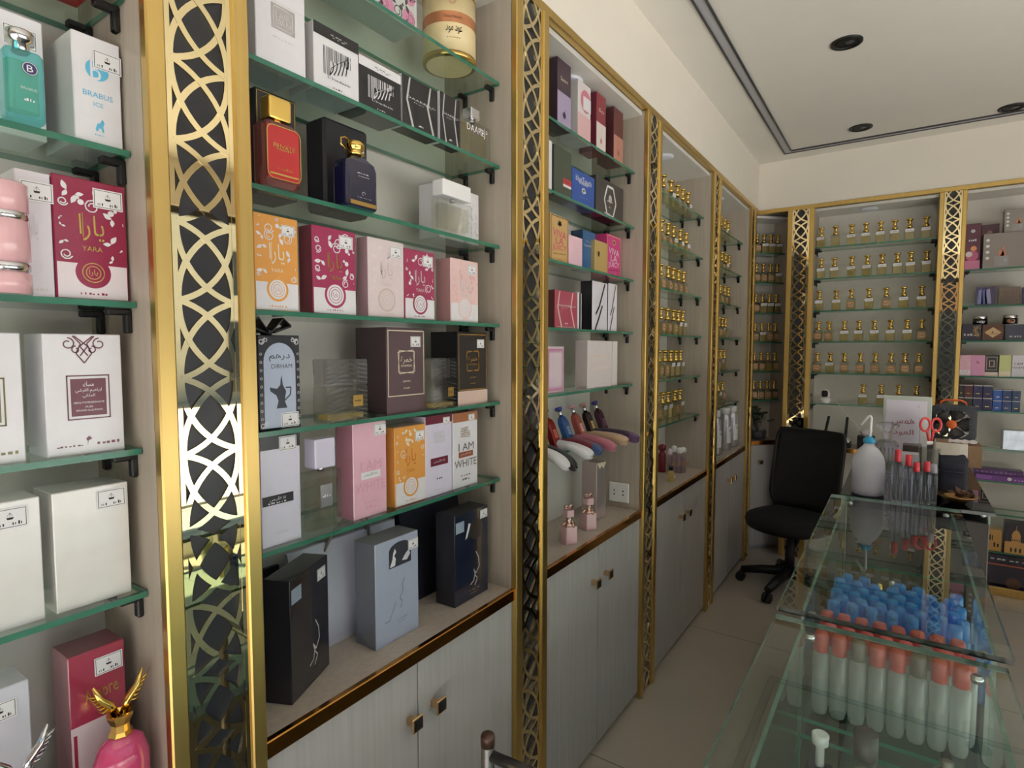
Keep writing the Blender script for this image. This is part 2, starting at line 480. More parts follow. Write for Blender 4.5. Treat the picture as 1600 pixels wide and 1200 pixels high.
# ------------------------------------------------------------------ ceiling fittings
led_d = mat('led_diffuser', (176, 176, 182), 0.4, var=0.02); led_e = mat('led_channel_metal', (74, 76, 80), 0.4, 0.5, var=0.03)
t = thing('led_channel', 'grey recessed light channel running round the ceiling', 'ceiling light', (0, 0, ZC))
MB().box(-.700, -1.3, -.004, -.664, 4.335, .0, led_d).box(-.664, 4.30, -.004, 2.2, 4.335, .0, led_d).build('diffuser', t)
MB().box(-.708, -1.3, -.008, -.700, 4.343, .0, led_e).box(-.664, -1.3, -.008, -.656, 4.292, .0, led_e).box(-.700, 4.335, -.008, 2.2, 4.343, 0, led_e).box(-.656, 4.292, -.008, 2.2, 4.30, 0, led_e).build('channel_rail', t)
for (u, v), lb in (((1323, 66), 'black recessed ceiling spotlight, the largest and nearest one'), ((1345, 199), 'black recessed ceiling spotlight beyond the nearest one, close to the light channel'), ((1581, 169), 'black recessed ceiling spotlight by the right edge of the photo')):
    x, y = onz(u, v, ZC); y -= .016 * (u > 1500)
    t = thing('spotlight', lb, 'ceiling light', (x, y, ZC), 0, 'recessed spotlights')
    MB().lathe([(.062, 0), (.062, -.006), (.052, -.008), (.046, -.004), (.046, .0)], BLACK, n=28, cap=False).build('rim', t)
    MB().lathe([(.046, -.001), (.03, -.0012), (.001, -.0014)], INK, n=24).lathe([(.017, -.0015), (.017, -.004), (.012, -.005)], mat('spot_lens', (60, 62, 68), .1, var=0), cx=.012, n=16).build('lens', t)

# ================================================================== LATTICE PILLARS
def lattice_mesh(W, Ht):
    """gold mirror sheet cut into interlaced arcs: two crossing lenses in every cell"""
    m = MB(); bd = W * .085; a = W / 2 - bd; p = 2 * a * 1.38; bw = W * .088; th = .003
    m.box(-W / 2, -th - .001, 0, -W / 2 + bd, 0, Ht, MIRROR).box(W / 2 - bd, -th - .001, 0, W / 2, 0, Ht, MIRROR)
    n = int(Ht / p) + 1
    ns = 14
    for k in range(n):
        zc = Ht - (k + .5) * p + p * .3
        for sx in (-1, 1):
            A = Vector((-sx * a, zc + p / 2)); B = Vector((sx * a, zc - p / 2)); L = (B - A).length; d = (B - A) / L; nn = Vector((-d.y, d.x))
            for sg in (-1, 1):
                sag = L * .178; R = (L * L / 4 + sag * sag) / (2 * sag); c = (A + B) / 2 - nn * sg * (R - sag)
                a0 = math.atan2((A - c).y, (A - c).x); a1 = math.atan2((B - c).y, (B - c).x)
                da = (a1 - a0 + pi) % (2 * pi) - pi
                rows = []
                for i in range(ns + 1):
                    t = a0 + da * i / ns
                    pt = [c + Vector((cos(t), sin(t))) * (R + o * bw / 2) for o in (-1, 1)]
                    pt = [Vector((max(-W / 2, min(W / 2, q.x)), q.y)) for q in pt]
                    rows.append(pt)
                if max(q.y for r in rows for q in r) > Ht + .0 or min(q.y for r in rows for q in r) < 0:
                    rows = [[Vector((q.x, max(0, min(Ht, q.y)))) for q in r] for r in rows]
                    rows = [r for r in rows if abs(r[0].y - r[1].y) + abs(r[0].x - r[1].x) > bw * .5]
                tk = th + .0002 * (2 * (sx > 0) + (sg > 0))
                vs = []
                for r in rows: vs += [(r[0].x, -tk, r[0].y), (r[1].x, -tk, r[1].y), (r[0].x, 0, r[0].y), (r[1].x, 0, r[1].y)]
                fs = []
                for i in range(len(rows) - 1):
                    q = i * 4
                    fs += [(q, q + 1, q + 5, q + 4), (q + 2, q, q + 4, q + 6), (q + 1, q + 3, q + 7, q + 5)]
                m.add(vs, fs, MIRROR)
    me = m.mesh('lattice')
    return me
_LAT = {}
def pillar(label, loc, W, rot, fw=.03, H=ZT - .028, dep=.019):
    t = thing('lattice_pillar', label, 'pillar', loc, rot, 'gold lattice pillars')
    for x in (0, W - fw):
        MB().box(x, -.018, 0, x + fw, dep - .018, H, GOLD, .0025).build('frame_strip', t)
    key = round(W, 3)
    iw = W - 2 * fw
    MB().box(fw, -.008, 0, W - fw, .004, H, BLACKP).box(.019, .004, 0, W - .019, .03, H, BLACKP).build('black_panel', t)['label'] = 'matt black panel behind the lattice'
    if key not in _LAT: _LAT[key] = lattice_mesh(iw, H)
    o = link('lattice', _LAT[key], t, (W / 2, -.0082, 0)); o['label'] = 'mirror-polished gold lattice of interlaced arcs'
    return t
PIL = [(.397, .550), (1.319, 1.490), (2.279, 2.445), (3.268, 3.418), (4.215, 4.365)]
PL = ['wide gold lattice pillar in the left foreground, nearest to the viewer', 'tall gold lattice pillar beside the grey laminate doors, second from the viewer',
      'gold lattice pillar between the sock shelf and the shelves of gold-capped bottles', 'gold lattice pillar between two bays of gold-capped bottles on the left wall', 'narrow gold lattice pillar at the far end of the left wall, by the corner']
for (a, b), lb in zip(PIL, PL):
    pillar(lb, (XL, a, 0), b - a, R90, .026 if a < 1 else .031)
struct('trim_4', MB().box(-1.10, 4.366, 0, -.902, 4.384, ZT, LAM).box(-.915, 4.384, 0, -.902, 4.47, ZT, LAM))
P6 = (-.697, -.528); P7 = (.160, .297)
pillar('gold lattice pillar on the back wall behind the black office chair', (P6[0], YB, 0), P6[1] - P6[0], 0, .03)
pillar('gold lattice pillar on the back wall behind the fan', (P7[0], YB, 0), P7[1] - P7[0], 0, .024)
pillar('gold lattice pillar on the back wall at its right end', (1.25, YB, 0), .14, 0, .024)

# ================================================================== CABINETS AND GLASS SHELVES
ZSH = [1.135, 1.352, 1.568, 1.784, 2.0, 2.222]
ORD = ['top', 'second', 'third', 'fourth', 'fifth', 'sixth', 'seventh', 'eighth', 'ninth']
def bracket(parent, x, y, z, sx):
    """black angle bracket under a shelf: sx = +1 arm points to +x"""
    MB().box(min(x, x + sx * .032), y - .007, z - .010, max(x, x + sx * .032), y + .007, z, BLACK, .002).box(min(x, x + sx * .009), y - .007, z - .036, max(x, x + sx * .009), y + .007, z - .004, BLACK, .002).build('shelf_bracket', parent)
def knob(parent, x, z):
    k = MB().box(x - .017, -.031, z - .017, x + .017, -.024, z + .017, mat('pale_gold', (222, 186, 140), .2, 1, var=0), .002).box(x - .008, -.024, z - .008, x + .008, 0, z + .008, mat('pale_gold'), .001)
    k.box(x - .011, -.0318, z - .012, x + .012, -.0308, z + .011, INK).build('knob', parent)['label'] = 'square gold knob with a black face'
def cabinet(label, loc, W, rot, zs, where, D=.235, zcnt=.82, doors=2, brk=(1,), knobs=None, light=True, shelf_d=.17, name='display_cabinet'):
    """local frame: x along the front, y into the wall, front plane y = 0"""
    t = thing(name, label, 'cabinet', loc, rot, 'display cabinets along the walls')
    top = ZT - .03
    MB().box(-.012, D, 0, W + .012, D + .012, top, BACKP).build('back_panel', t)
    for x in (-.018, W): MB().box(x, .001, 0, x + .018, D, top, LAM).build('side_panel', t)
    MB().box(0, .012, top - .018, W, D, top, BACKP).build('top_panel', t)
    if light:
        MB().lathe([(.055, 0), (.055, -.006), (.045, -.012), (.001, -.014)], mat('frosted_light_cover', (225, 228, 240), .4, var=0), cx=W * .45, cy=D * .5, cz=top - .018, n=28).build('puck_light', t)
    if zcnt:
        MB().box(0, .002, zcnt - .03, W, D, zcnt, LAM, .001).build('counter_board', t)
        MB().box(-.002, -.012, zcnt - .03, W + .002, .003, zcnt + .002, BRONZE, .002).build('counter_trim', t)
    if doors:
        dw = (W - .004 * (doors - 1)) / doors
        for k in range(doors):
            x = k * (dw + .004)
            d = MB().box(x, -.002, .03, x + dw, .016, zcnt - .034, DOORL, .0012).build('door', t)
            kx = knobs[k] if knobs else (x + dw - .05 if k == 0 else x + .05)
            knob(d, kx, .665)
        MB().box(0, .02, 0, W, .04, .03, DOORL).build('plinth', t)
    for i, z in enumerate(zs):
        n = len(zs)
        for s in brk:
            for yy in (.062, .155):
                bracket(t, W if s > 0 else 0, yy, z - .0095, -s)
    for i, z in enumerate(sorted(zs, reverse=True)):
        g = MB().box(.002, .038, z - .009, W - .002, .038 + shelf_d, z, EDGEG, faces={'-z': SHELFG, '+z': SHELFG}).build('glass_shelf', None, loc, rot)
        tag(g, 'clear glass shelf with green edge, %s in %s' % (ORD[i] + ' shelf' if i else 'top shelf', where), 'shelf', 'glass shelves')
    return t
def bay(k0, k1): return PIL[k0][1], PIL[k1][0]
# near bay (cut by the left edge of the photo)
cabinet('pale laminate cabinet at the left edge of the photo, holding white cartons', (XL, -.42, 0), .397 + .42, R90, ZSH, 'the leftmost cabinet', D=.2, shelf_d=.158)
y0, y1 = bay(0, 1)
cabinet('pale laminate cabinet full of floral cartons and big dark boxes, two doors below', (XL, y0, 0), y1 - y0, R90, ZSH, 'the big near cabinet of floral cartons', knobs=(.355, .435))
y0, y1 = bay(1, 2)
cabinet('pale laminate cabinet with the socks and leaning coloured bottles', (XL, y0, 0), y1 - y0, R90, ZSH[1:], 'the cabinet with the socks')
y0, y1 = bay(2, 3)
cabinet('pale laminate cabinet of gold-capped bottles with a dark red bottle on its counter', (XL, y0, 0), y1 - y0, R90, ZSH, 'the cabinet above the dark red bottle')
y0, y1 = bay(3, 4)
cabinet('pale laminate cabinet with tall aluminium bottles on its counter', (XL, y0, 0), y1 - y0, R90, ZSH, 'the cabinet above the aluminium bottles')
ZBK = [1.118, 1.33, 1.549, 1.763, 1.985, 2.20]
CA, CB = Vector((-.905, 4.475)), Vector((-.715, 4.665)); CW = (CB - CA).length
cabinet('narrow corner cabinet with a potted plant, one door with a square knob', (CA.x, CA.y, 0), CW, pi / 4, ZBK, 'the narrow corner cabinet', D=.17, doors=1, brk=(), knobs=(.075,), light=False, shelf_d=.125, name='corner_cabinet')
cabinet('wide cabinet on the back wall with rows of gold-capped bottles and a router', (P6[1], YB, 0), P7[0] - P6[1], 0, ZBK, 'the back cabinet behind the sign', brk=(-1, 1), doors=0)
ZRB = [.255, .49, .69, .885, 1.118, 1.33, 1.549, 1.763, 1.985]
cabinet('open cabinet at the right edge of the photo with boxes on many shelves', (P7[1], YB, 0), 1.25 - P7[1], 0, ZRB, 'the right-hand back cabinet', zcnt=0, doors=0, brk=(-1,))
struct('trim_3', MB().box(P7[1], YB - .012, .0, 1.25, YB + .01, .05, GOLD, .002))
# glass ledge carrying bottles and socks
y0, y1 = bay(1, 2)
tag(MB().box(-1.10, y0 + .003, 1.126, -.985, y1 - .003, 1.135, EDGEG, faces={'-z': SHELFG, '+z': SHELFG}).build('glass_shelf'), 'narrow clear glass shelf under the socks and leaning coloured bottles', 'shelf', 'glass shelves')
# socket on the side panel
t = thing('wall_socket', 'white double socket on the laminate side beside the silver pink carton', 'socket', (-.985, 2.2785, .885))
MB().box(-.045, -.008, -.042, .045, 0, .042, WHITE, .003).build('plate', t)
a = Art(-.008); 
for u in (-.02, .02):
    for v in (-.008, .008): a.disc(u, v, .0035, INK, 10)
a.build(t, 'socket_hole')
# ================================================================== CARTONS ON THE LEFT WALL
Z1, Z2, Z3, Z4, Z5, Z6 = ZSH
ZCT = .8205
WB = col(226, 225, 232); CREAM = col(232, 220, 196); ORG = col(226, 160, 80); MAG = col(164, 52, 94); MAR = col(110, 34, 58); TAUPE = col(92, 74, 80); INKB = col(30, 29, 34)
PALE = col(222, 208, 212); GREYP = col(200, 196, 198); GOLDP = mat('gold_foil', (214, 178, 104), .25, .9, var=0); SILV = mat('silver_foil', (196, 196, 200), .2, .9, var=0); DKG = col(72, 70, 74)
PINK = col(232, 172, 192); NAVY = col(26, 28, 44)
AR_YARA = arab('يارا')
def yara(base, bg2, flor, seal, sealin, gold, seed):
    """floral carton: pattern over the upper part, a plain window with script, a round seal on the white foot"""
    def f(a, w, h):
        r = random.Random(seed)
        a.rect(.002, .002, w - .002, h * .30, bg2).up()
        a.florals(.003, h * .30, w - .003, h - .003, flor, r, (w * .28, h * .34, w * .74, h * .76), w * .2)
        a.text(AR_YARA, w * .5, h * .60, w * .34, gold, h * .22)
        a.line([(w * .38, h * .52), (w * .38, h * .72)], w * .012, gold)
        a.text('YARA', w * .5, h * .43, w * .28, gold).up()
        a.disc(w * .5, h * .23, w * .245, seal, 36).up().disc(w * .5, h * .23, w * .195, sealin, 36).up()
        for q in (.15, .1): a.ring(w * .5, h * .23, w * q, w * .012, gold if sealin is seal else seal, 24)
        a.text(AR_YARA, w * .5, h * .23, w * .12, gold if sealin is seal else seal)
        a.scrawl(w * .3, w * .7, h * .045, h * .02, seal, r)
    return f
# ---- near bay at the left edge
p, w, d, h = on_left(30, 155, 0, Z5, xf=-.95); p.y = onx(28, 10, -.95)[0]
carton('glossy red carton on the top shelf in the upper left corner of the photo', (-.95, p.y, Z5), onx(155, 12, -.95)[0] - p.y, .075, .12, col(196, 44, 52), name='perfume_carton',
       art=lambda a, w, h: a.rect(w * .3, h * .1, w * .7, h * .16, GREYP))
def brabus(a, w, h):
    b = col(94, 184, 222)
    a.disc(w * .5, h * .70, w * .24, b, 36).up(); a.text('B', w * .47, h * .70, w * .22, WB, h * .19).up(); a.text('B', w * .5, h * .72, w * .06, b).text('B', w * .5, h * .68, w * .06, b)
    a.text('BRABUS', w * .5, h * .47, w * .62, b).text('ICE', w * .5, h * .385, w * .2, b)
    a.poly([(w * .42, h * .16), (w * .46, h * .21), (w * .52, h * .22), (w * .57, h * .26), (w * .61, h * .23), (w * .58, h * .19), (w * .6, h * .14), (w * .56, h * .14), (w * .54, h * .17), (w * .49, h * .17), (w * .47, h * .14), (w * .43, h * .14)], b)
    a.scrawl(w * .4, w * .62, h * .10, h * .015, b, random.Random(1))
p, w, d, h = on_left(114, 194, 45, Z4, d=.10)
carton('white carton with a light blue round emblem, beside the teal bottle', p, w, .11, h, WB, side=col(214, 216, 216), art=brabus, st=(w * .72, h * .80, .95))
y = onx(-40, 120, -.955)[0]
carton('white carton cut by the left edge, behind the teal bottle', (-.99, onx(-60, 100, -.99)[0], Z4), .085, .08, .16, WB, st=(.06, .13))
p, w, d, h = on_left(26, 82, 262, Z3, d=.07)
carton('pearly white carton standing left of the crimson floral carton', p, w, .075, h, col(222, 216, 226, .15, .8), st=(w * .6, h * .84, .95),
       art=lambda a, w, h: (a.text(AR_YARA, w * .45, h * .55, w * .3, col(205, 198, 212), h * .2), a.ring(w * .45, h * .24, w * .2, w * .02, col(205, 198, 212)), a.scrawl(w * .2, w * .8, h * .05, h * .025, GREYP, random.Random(3))))
p, w, d, h = on_left(84, 198, 270, Z3)
carton('crimson carton with white flowers and gold script, in the leftmost cabinet', p, w, .08, h, col(150, 34, 72, .2, .6), art=yara(MAG, col(228, 218, 226), WB, col(150, 34, 72), col(150, 34, 72), GOLDP, 5), st=(w * .74, h * .86, 1.0))
def musk(c):
    def f(a, w, h):
        a.frame(w * .26, h * .29, w * .82, h * .66, w * .018, c); a.rect(w * .31, h * .32, w * .77, h * .63, c).up()
        a.text(arab('مسك'), w * .54, h * .585, w * .14, WB, h * .04).text(arab('ابراهيم القرشي'), w * .54, h * .53, w * .34, WB, h * .04).text(arab('الملكي'), w * .54, h * .485, w * .16, WB, h * .035)
        a.text('ABSQ POMEGRANATE', w * .54, h * .43, w * .4, WB); a.text('MUSK', w * .54, h * .395, w * .1, WB).text('IBRAHIM ALQURASHI', w * .54, h * .365, w * .34, WB)
        for s in (-1, 1):
            a.curl(w * .5 + s * w * .2, h * .92, w * .09, pi / 2, w * .018, c, 1.1, s); a.curl(w * .5 + s * w * .1, h * .87, w * .06, pi / 2, w * .018, c, 1.0, -s)
            a.line([(w * .5, h * .76), (w * .5 + s * w * .1, h * .84), (w * .5 + s * w * .04, h * .92), (w * .5 + s * w * .14, h * .985)], w * .018, c)
            a.line([(w * .5 + s * w * .12, h * .985), (w * .5 - s * w * .05, h * .9), (w * .5 + s * w * .05, h * .82)], w * .018, c)
        a.scrawl(w * .1, w * .46, h * .07, h * .016, c, random.Random(2)); a.scrawl(w * .62, w * .94, h * .07, h * .03, c, random.Random(3), 5)
        a.poly([(w * .5, h * .07), (w * .51, h * .11), (w * .56, h * .125), (w * .52, h * .15), (w * .48, h * .125), (w * .5, h * .11)], c)
    return f
p, w, d, h = on_left(70, 192, 521, Z2)
carton('white carton with a plum square label and plum filigree at its top', p, w, .07, h, WB, art=musk(col(112, 62, 76)))
y0 = onx(35, 600, -.948)[0]
carton('white carton with an olive bordered label, cut by the left edge', (-.948, y0 - .10, Z2), .10, .07, h, WB, art=musk(col(120, 112, 70)))
p, w, d, h = on_left(84, 203, 727, Z1); h = min(h, .168)
carton('plain white film-wrapped carton with a sticker in its top right corner', p, w, .07, h, col(224, 222, 220, .2, .7), st=(w * .76, h * .88))
y0 = onx(64, 820, -.948)[0]
carton('plain white film-wrapped carton, leftmost of the two wrapped ones', (-.948, y0 - .10, Z1), .10, .07, h, col(224, 222, 222, .2, .71), st=(.068, h * .87))
def amour(c):
    def f(a, w, h):
        a.rect(0, 0, w, h * .55, PALE).up(); a.text('Amore', w * .55, h * .72, w * .6, GOLDP, h * .09, .1)
        a.rect(w * .04, h * .02, w * .1, h * .5, c)
    return f
p, w, d, h = on_left(111, 200, 1028, ZCT, xf=-.975)
carton('raspberry red carton behind the pink bottle with golden wings', p, w, .06, h, col(168, 58, 84, .2, .6), side=col(170, 120, 130), top=col(140, 80, 92), art=amour(col(160, 40, 70)), st=(w * .70, h * .88, 1.0))
y0 = onx(45, 1060, -.975)[0]
carton('pearl white and pink carton in the lower left corner, behind the silver winged bottle', (-.975, y0 - .09, ZCT), .09, .06, h * .97, col(214, 214, 226, .15, .8), side=GREYP, art=lambda a, w, h: a.rect(0, 0, w, h * .3, PINK), st=(.058, h * .84, .95))

# ---- big near cabinet, top shelf (seen from below)
def roses(a, w, h):
    r = random.Random(8); pk = col(206, 140, 170); dp = col(120, 70, 96)
    for i in range(9):
        cu, cv = w * (.1 + .8 * (i % 3) / 2) + r.uniform(-.01, .01), h * (.15 + .7 * (i // 3) / 2); R = min(.02, cu, w - cu)
        a.disc(cu, cv, R, pk, 14)
    a.up()
    for i in range(9):
        cu, cv = w * (.1 + .8 * (i % 3) / 2), h * (.15 + .7 * (i // 3) / 2)
        a.curl(cu, cv, min(.014, w * .09), r.uniform(0, 6), .0012, dp, 1.8)
    a.florals(.002, .002, w - .002, h - .002, DKG, r, None, .026)
p, w, d, h = on_left(543, 652, 0, Z6, d=.08); p.y = onx(543, 20, -.948)[0]; w = onx(652, 62, -.948)[0] - p.y
carton('carton printed with pink roses, on the topmost shelf of the near cabinet', p, w, .075, .14, col(196, 200, 196), art=roses)
# ---- second shelf row z5
def emblem(a, w, h):
    a.rect(w * .30, h * .46, w * .78, h * .74, SILV).up(); a.frame(w * .34, h * .48, w * .74, h * .72, w * .02, GREYP)
    a.text('LAIR', w * .54, h * .63, w * .3, GREYP).text('MAN', w * .54, h * .56, w * .3, GREYP); a.rect(0, h * .76, w, h * .764, GREYP); a.scrawl(w * .3, w * .75, h * .36, h * .014, GREYP, random.Random(2))
p, w, d, h = on_left(398, 477, 0, Z5, d=.09); p.y = onx(400, 75, -.948)[0]; w = onx(478, 110, -.948)[0] - p.y
carton('white carton with a square silver emblem, left of the striped zebra cartons', p, w, .085, .155, WB, art=emblem, st=(w * .3, .150, .9))
def zebra(bg, fg, band, bt):
    def f(a, w, h):
        r = random.Random(5)
        a.rect(0, h * .82, w, h, band).up(); a.scrawl(w * .35, w * .75, h * .9, h * .016, bt, r, 4); a.scrawl(w * .4, w * .7, h * .87, h * .014, bt, r, 3)
        u = w * .2
        while u < w * .82:
            t = r.choice((.012, .02, .035)) * w; a.rect(u, h * .27 if u < w * .35 else h * .5, u + t, h * .70, fg); u += t + r.choice((.015, .03)) * w
        # zebra: curved stripes of the neck and mane
        for i in range(10):
            b = i / 10; a.line([(w * (.33 + .045 * i), h * (.28 + .012 * i)), (w * (.40 + .04 * i), h * (.36 + .018 * i)), (w * (.42 + .042 * i), h * (.44 + .02 * i)), (w * (.40 + .045 * i), h * (.50 + .016 * i))], w * .022, fg if i % 2 == 0 else (bg if bg is not None else fg))
        a.line([(w * .33, h * .28), (w * .37, h * .4), (w * .5, h * .5), (w * .66, h * .6), (w * .74, h * .66)], w * .012, fg)
        a.text('L\'Inadesin', w * .54, h * .245, w * .5, fg, h * .04); a.scrawl(w * .4, w * .62, h * .1, h * .02, fg, r, 4)
    return f
p, w, d, h = on_left(490, 560, 30, Z5, d=.08)
carton('white carton with a black and white zebra print and a dark top band', p, w, d, h, WB, side=GREYP, top=INKB, art=zebra(WB, INKB, INKB, GREYP))
p, w, d, h = on_left(561, 626, 84, Z5, d=.07)
carton('black carton with a white zebra print and a white top band', p, w, d, h, INKB, art=zebra(INKB, WB, WB, DKG))
def daarej(fg, word='DAAREJ', full=True):
    def f(a, w, h):
        for u in ((.16, .74) if full else (.3,)):
            a.poly([(w * (u + .02), h * .98), (w * (u + .06), h * .98), (w * (u - .02), h * .55), (w * (u + .16), h * .02), (w * (u + .10), h * .02), (w * (u - .07), h * .55)], fg)
        a.up(); a.text(word, w * .4, h * .60, w * .55, WB, h * .05).text(arab('دارج'), w * .82, h * .60, w * .2, WB, h * .06)
        a.scrawl(w * .3, w * .6, h * .54, h * .014, GREYP, random.Random(1), 5); a.scrawl(w * .42, w * .58, h * .12, h * .04, WB, random.Random(2), 3); a.rect(w * .1, h * .03, w * .8, h * .045, GREYP)
    return f
p, w, d, h = on_left(629, 684, 113, Z5, d=.04)
carton('black carton with two bent pale stripes, beside the black zebra carton', p, w, d, h, INKB, side=WB, art=daarej(GREYP))
p, w, d, h = on_left(688, 707, 141, Z5, d=.04)
carton('narrow black carton with one bent pale stripe, partly behind its twin', p, w + .03, .03, h, INKB, side=WB, art=daarej(GREYP))
# ---- z4
p, w, d, h = on_left(400, 463, 135, Z4, xf=-.985, d=.07)
carton('black carton with a gold border standing behind the red bottle', p, w, .08, h, INKB, art=lambda a, w, h: (a.frame(w * .03, h * .02, w * .97, h * .98, w * .012, GOLDP), a.scrawl(w * .3, w * .9, h * .05, h * .03, GREYP, random.Random(4))))
p, w, d, h = on_left(507, 576, 180, Z4, xf=-.985, ub=477)
carton('large matt black carton behind the navy bottle with the round gold cap', p, w, d, h, col(34, 34, 42, .5, 0), b=.006, st=(w * .76, h * .78, .8))
p, w, d, h = on_left(686, 748, 283, Z4, xf=-.985, d=.07)
carton('white carton with fine grey branches behind the square clear bottle', p, w, .07, h, WB, art=lambda a, w, h: a.florals(w * .5, .004, w - .002, h * .7, GREYP, random.Random(4), None, .02), st=(w * .76, h * .72, .7))
# ---- z3: floral cartons
for (u0, u1, vt, ub, lb, base, bg2, flor, seal, gold, seed, side) in (
    (397, 466, 330, None, 'orange carton with white flowers and a round seal, leftmost on its shelf', ORG, WB, WB, ORG, CREAM, 1, None),
    (488, 556, 350, 467, 'crimson carton with white flowers and gold script, right of the leftmost orange one', MAG, WB, WB, MAG, GOLDP, 2, col(120, 66, 84)),
    (575, 631, 369, 558, 'pearly pale carton with faint script, between the two crimson floral cartons', PALE, PALE, col(228, 216, 220), col(206, 190, 186), col(206, 190, 186), 3, col(182, 148, 158)),
    (632, 679, 387, None, 'narrow crimson floral carton with shiny film, fourth along its shelf', col(164, 60, 96), WB, WB, col(150, 60, 84), GREYP, 4, None),
    (704, 747, 402, 681, 'pale pink floral carton, rightmost on its shelf', col(232, 200, 200), WB, col(226, 178, 182), col(236, 206, 204), GREYP, 6, col(184, 140, 144))):
    p, w, d, h = on_left(u0, u1, vt, Z3, ub=ub, d=.07)
    carton(lb, p, w, d, h, base, side=side, art=yara(base, bg2, flor, seal, WB if seed != 3 else PALE, gold, seed), st=(w * .76, h * .86, .95 if w > .09 else .75))
# ---- z2
def dirham(a, w, h):
    pts = [(w * .12, 0.003), (w * .88, .003), (w * .88, h * .72)] + [(w * (.5 + .38 * cos(t)), h * (.72 + .2 * sin(t))) for t in [i * pi / 14 for i in range(15)]] + [(w * .12, h * .72)]
    a.poly(pts, col(176, 188, 212)).up()
    a.text(arab('درهم'), w * .5, h * .76, w * .5, INK, h * .08).text('DIRHAM', w * .55, h * .67, w * .5, INKB)
    k = col(44, 50, 66)   # coffee pot
    a.poly([(w * .40, h * .22), (w * .66, h * .22), (w * .60, h * .30), (w * .64, h * .40), (w * .56, h * .47), (w * .55, h * .52), (w * .53, h * .58), (w * .51, h * .52), (w * .5, h * .47), (w * .42, h * .43), (w * .25, h * .45), (w * .26, h * .41), (w * .40, h * .36), (w * .45, h * .30)], k)
    a.line([(w * .63, h * .44), (w * .76, h * .44), (w * .74, h * .36), (w * .6, h * .30)], w * .03, k)
    for s in (-1, 1):
        for v in (.93, .05): a.curl(w * .5 + s * w * .42, h * v, w * .07, 1, w * .016, WB, 1.5, s).curl(w * .5 + s * w * .32, h * (v + .02), w * .05, 2, w * .014, WB, 1.2, -s)
    for i in range(9): a.ring(w * .95, h * (.12 + .085 * i), w * .025, w * .012, GREYP, 8).ring(w * .06, h * (.12 + .085 * i), w * .025, w * .012, GREYP, 8)
p, w, d, h = on_left(404, 469, 523, Z2, d=.06)
t = carton('black and silver carton with a coffee pot and a black ribbon bow on top', p, w, d, h, col(32, 34, 44), art=dirham, st=(w * .72, h * .09, 1.0))
m = MB()
for s in (-1, 1):
    m.loft([[(w * .45, .02, h + .001), (w * .45, .045, h + .001), (w * .45, .045, h + .004), (w * .45, .02, h + .004)], [(w * .45 + s * .025, .015, h + .03), (w * .45 + s * .025, .05, h + .03), (w * .45 + s * .025, .05, h + .033), (w * .45 + s * .025, .015, h + .033)], [(w * .45 + s * .045, .02, h + .016), (w * .45 + s * .045, .045, h + .016), (w * .45 + s * .045, .045, h + .02), (w * .45 + s * .045, .02, h + .02)], [(w * .45 + s * .01, .02, h + .004), (w * .45 + s * .01, .045, h + .004), (w * .45 + s * .01, .045, h + .007), (w * .45 + s * .01, .02, h + .007)]], mat('black_satin', (20, 20, 24), .35), False)
m.box(w * .45 - .007, .02, h, w * .45 + .007, .045, h + .012, mat('black_satin'), .003).build('ribbon_bow', t)
def khamra(band, line):
    def f(a, w, h):
        a.rect(0, 0, w, h * .19, band).up(); a.frame(w * .03, h * .2, w * .97, h * .97, w * .018, line)
        for r_ in (.10, -.06):
            c, s = cos(r_), sin(r_); q = [(w * .5 + (x * c - y * s), h * .6 + (x * s + y * c)) for x, y in ((-.2 * w, -.2 * w), (.2 * w, -.2 * w), (.2 * w, .2 * w), (-.2 * w, .2 * w), (-.2 * w, -.2 * w))]
            a.line(q, w * .012, line)
        a.text(arab('خمرة'), w * .5, h * .62, w * .3, line, h * .08).text('KHAMRAH', w * .5, h * .555, w * .28, line); a.text('QAHWA', w * .5, h * .37, w * .2, line); a.scrawl(w * .42, w * .58, h * .285, h * .018, line, random.Random(3), 4)
    return f
p, w, d, h = on_left(604, 664, 511, Z2, ub=556)
carton('large plum brown carton with a pale line border and script in a square', p, w, d, h, TAUPE, side=col(70, 52, 58), art=khamra(col(98, 78, 84), CREAM), st=(w * .74, h * .84, .9))
p, w, d, h = on_left(715, 761, 518, Z2, ub=673)
carton('large black carton with a pale pink foot and a thin gold border', p, w, d, h, INKB, art=khamra(col(216, 190, 180), GOLDP), st=(w * .76, h * .84, .85))
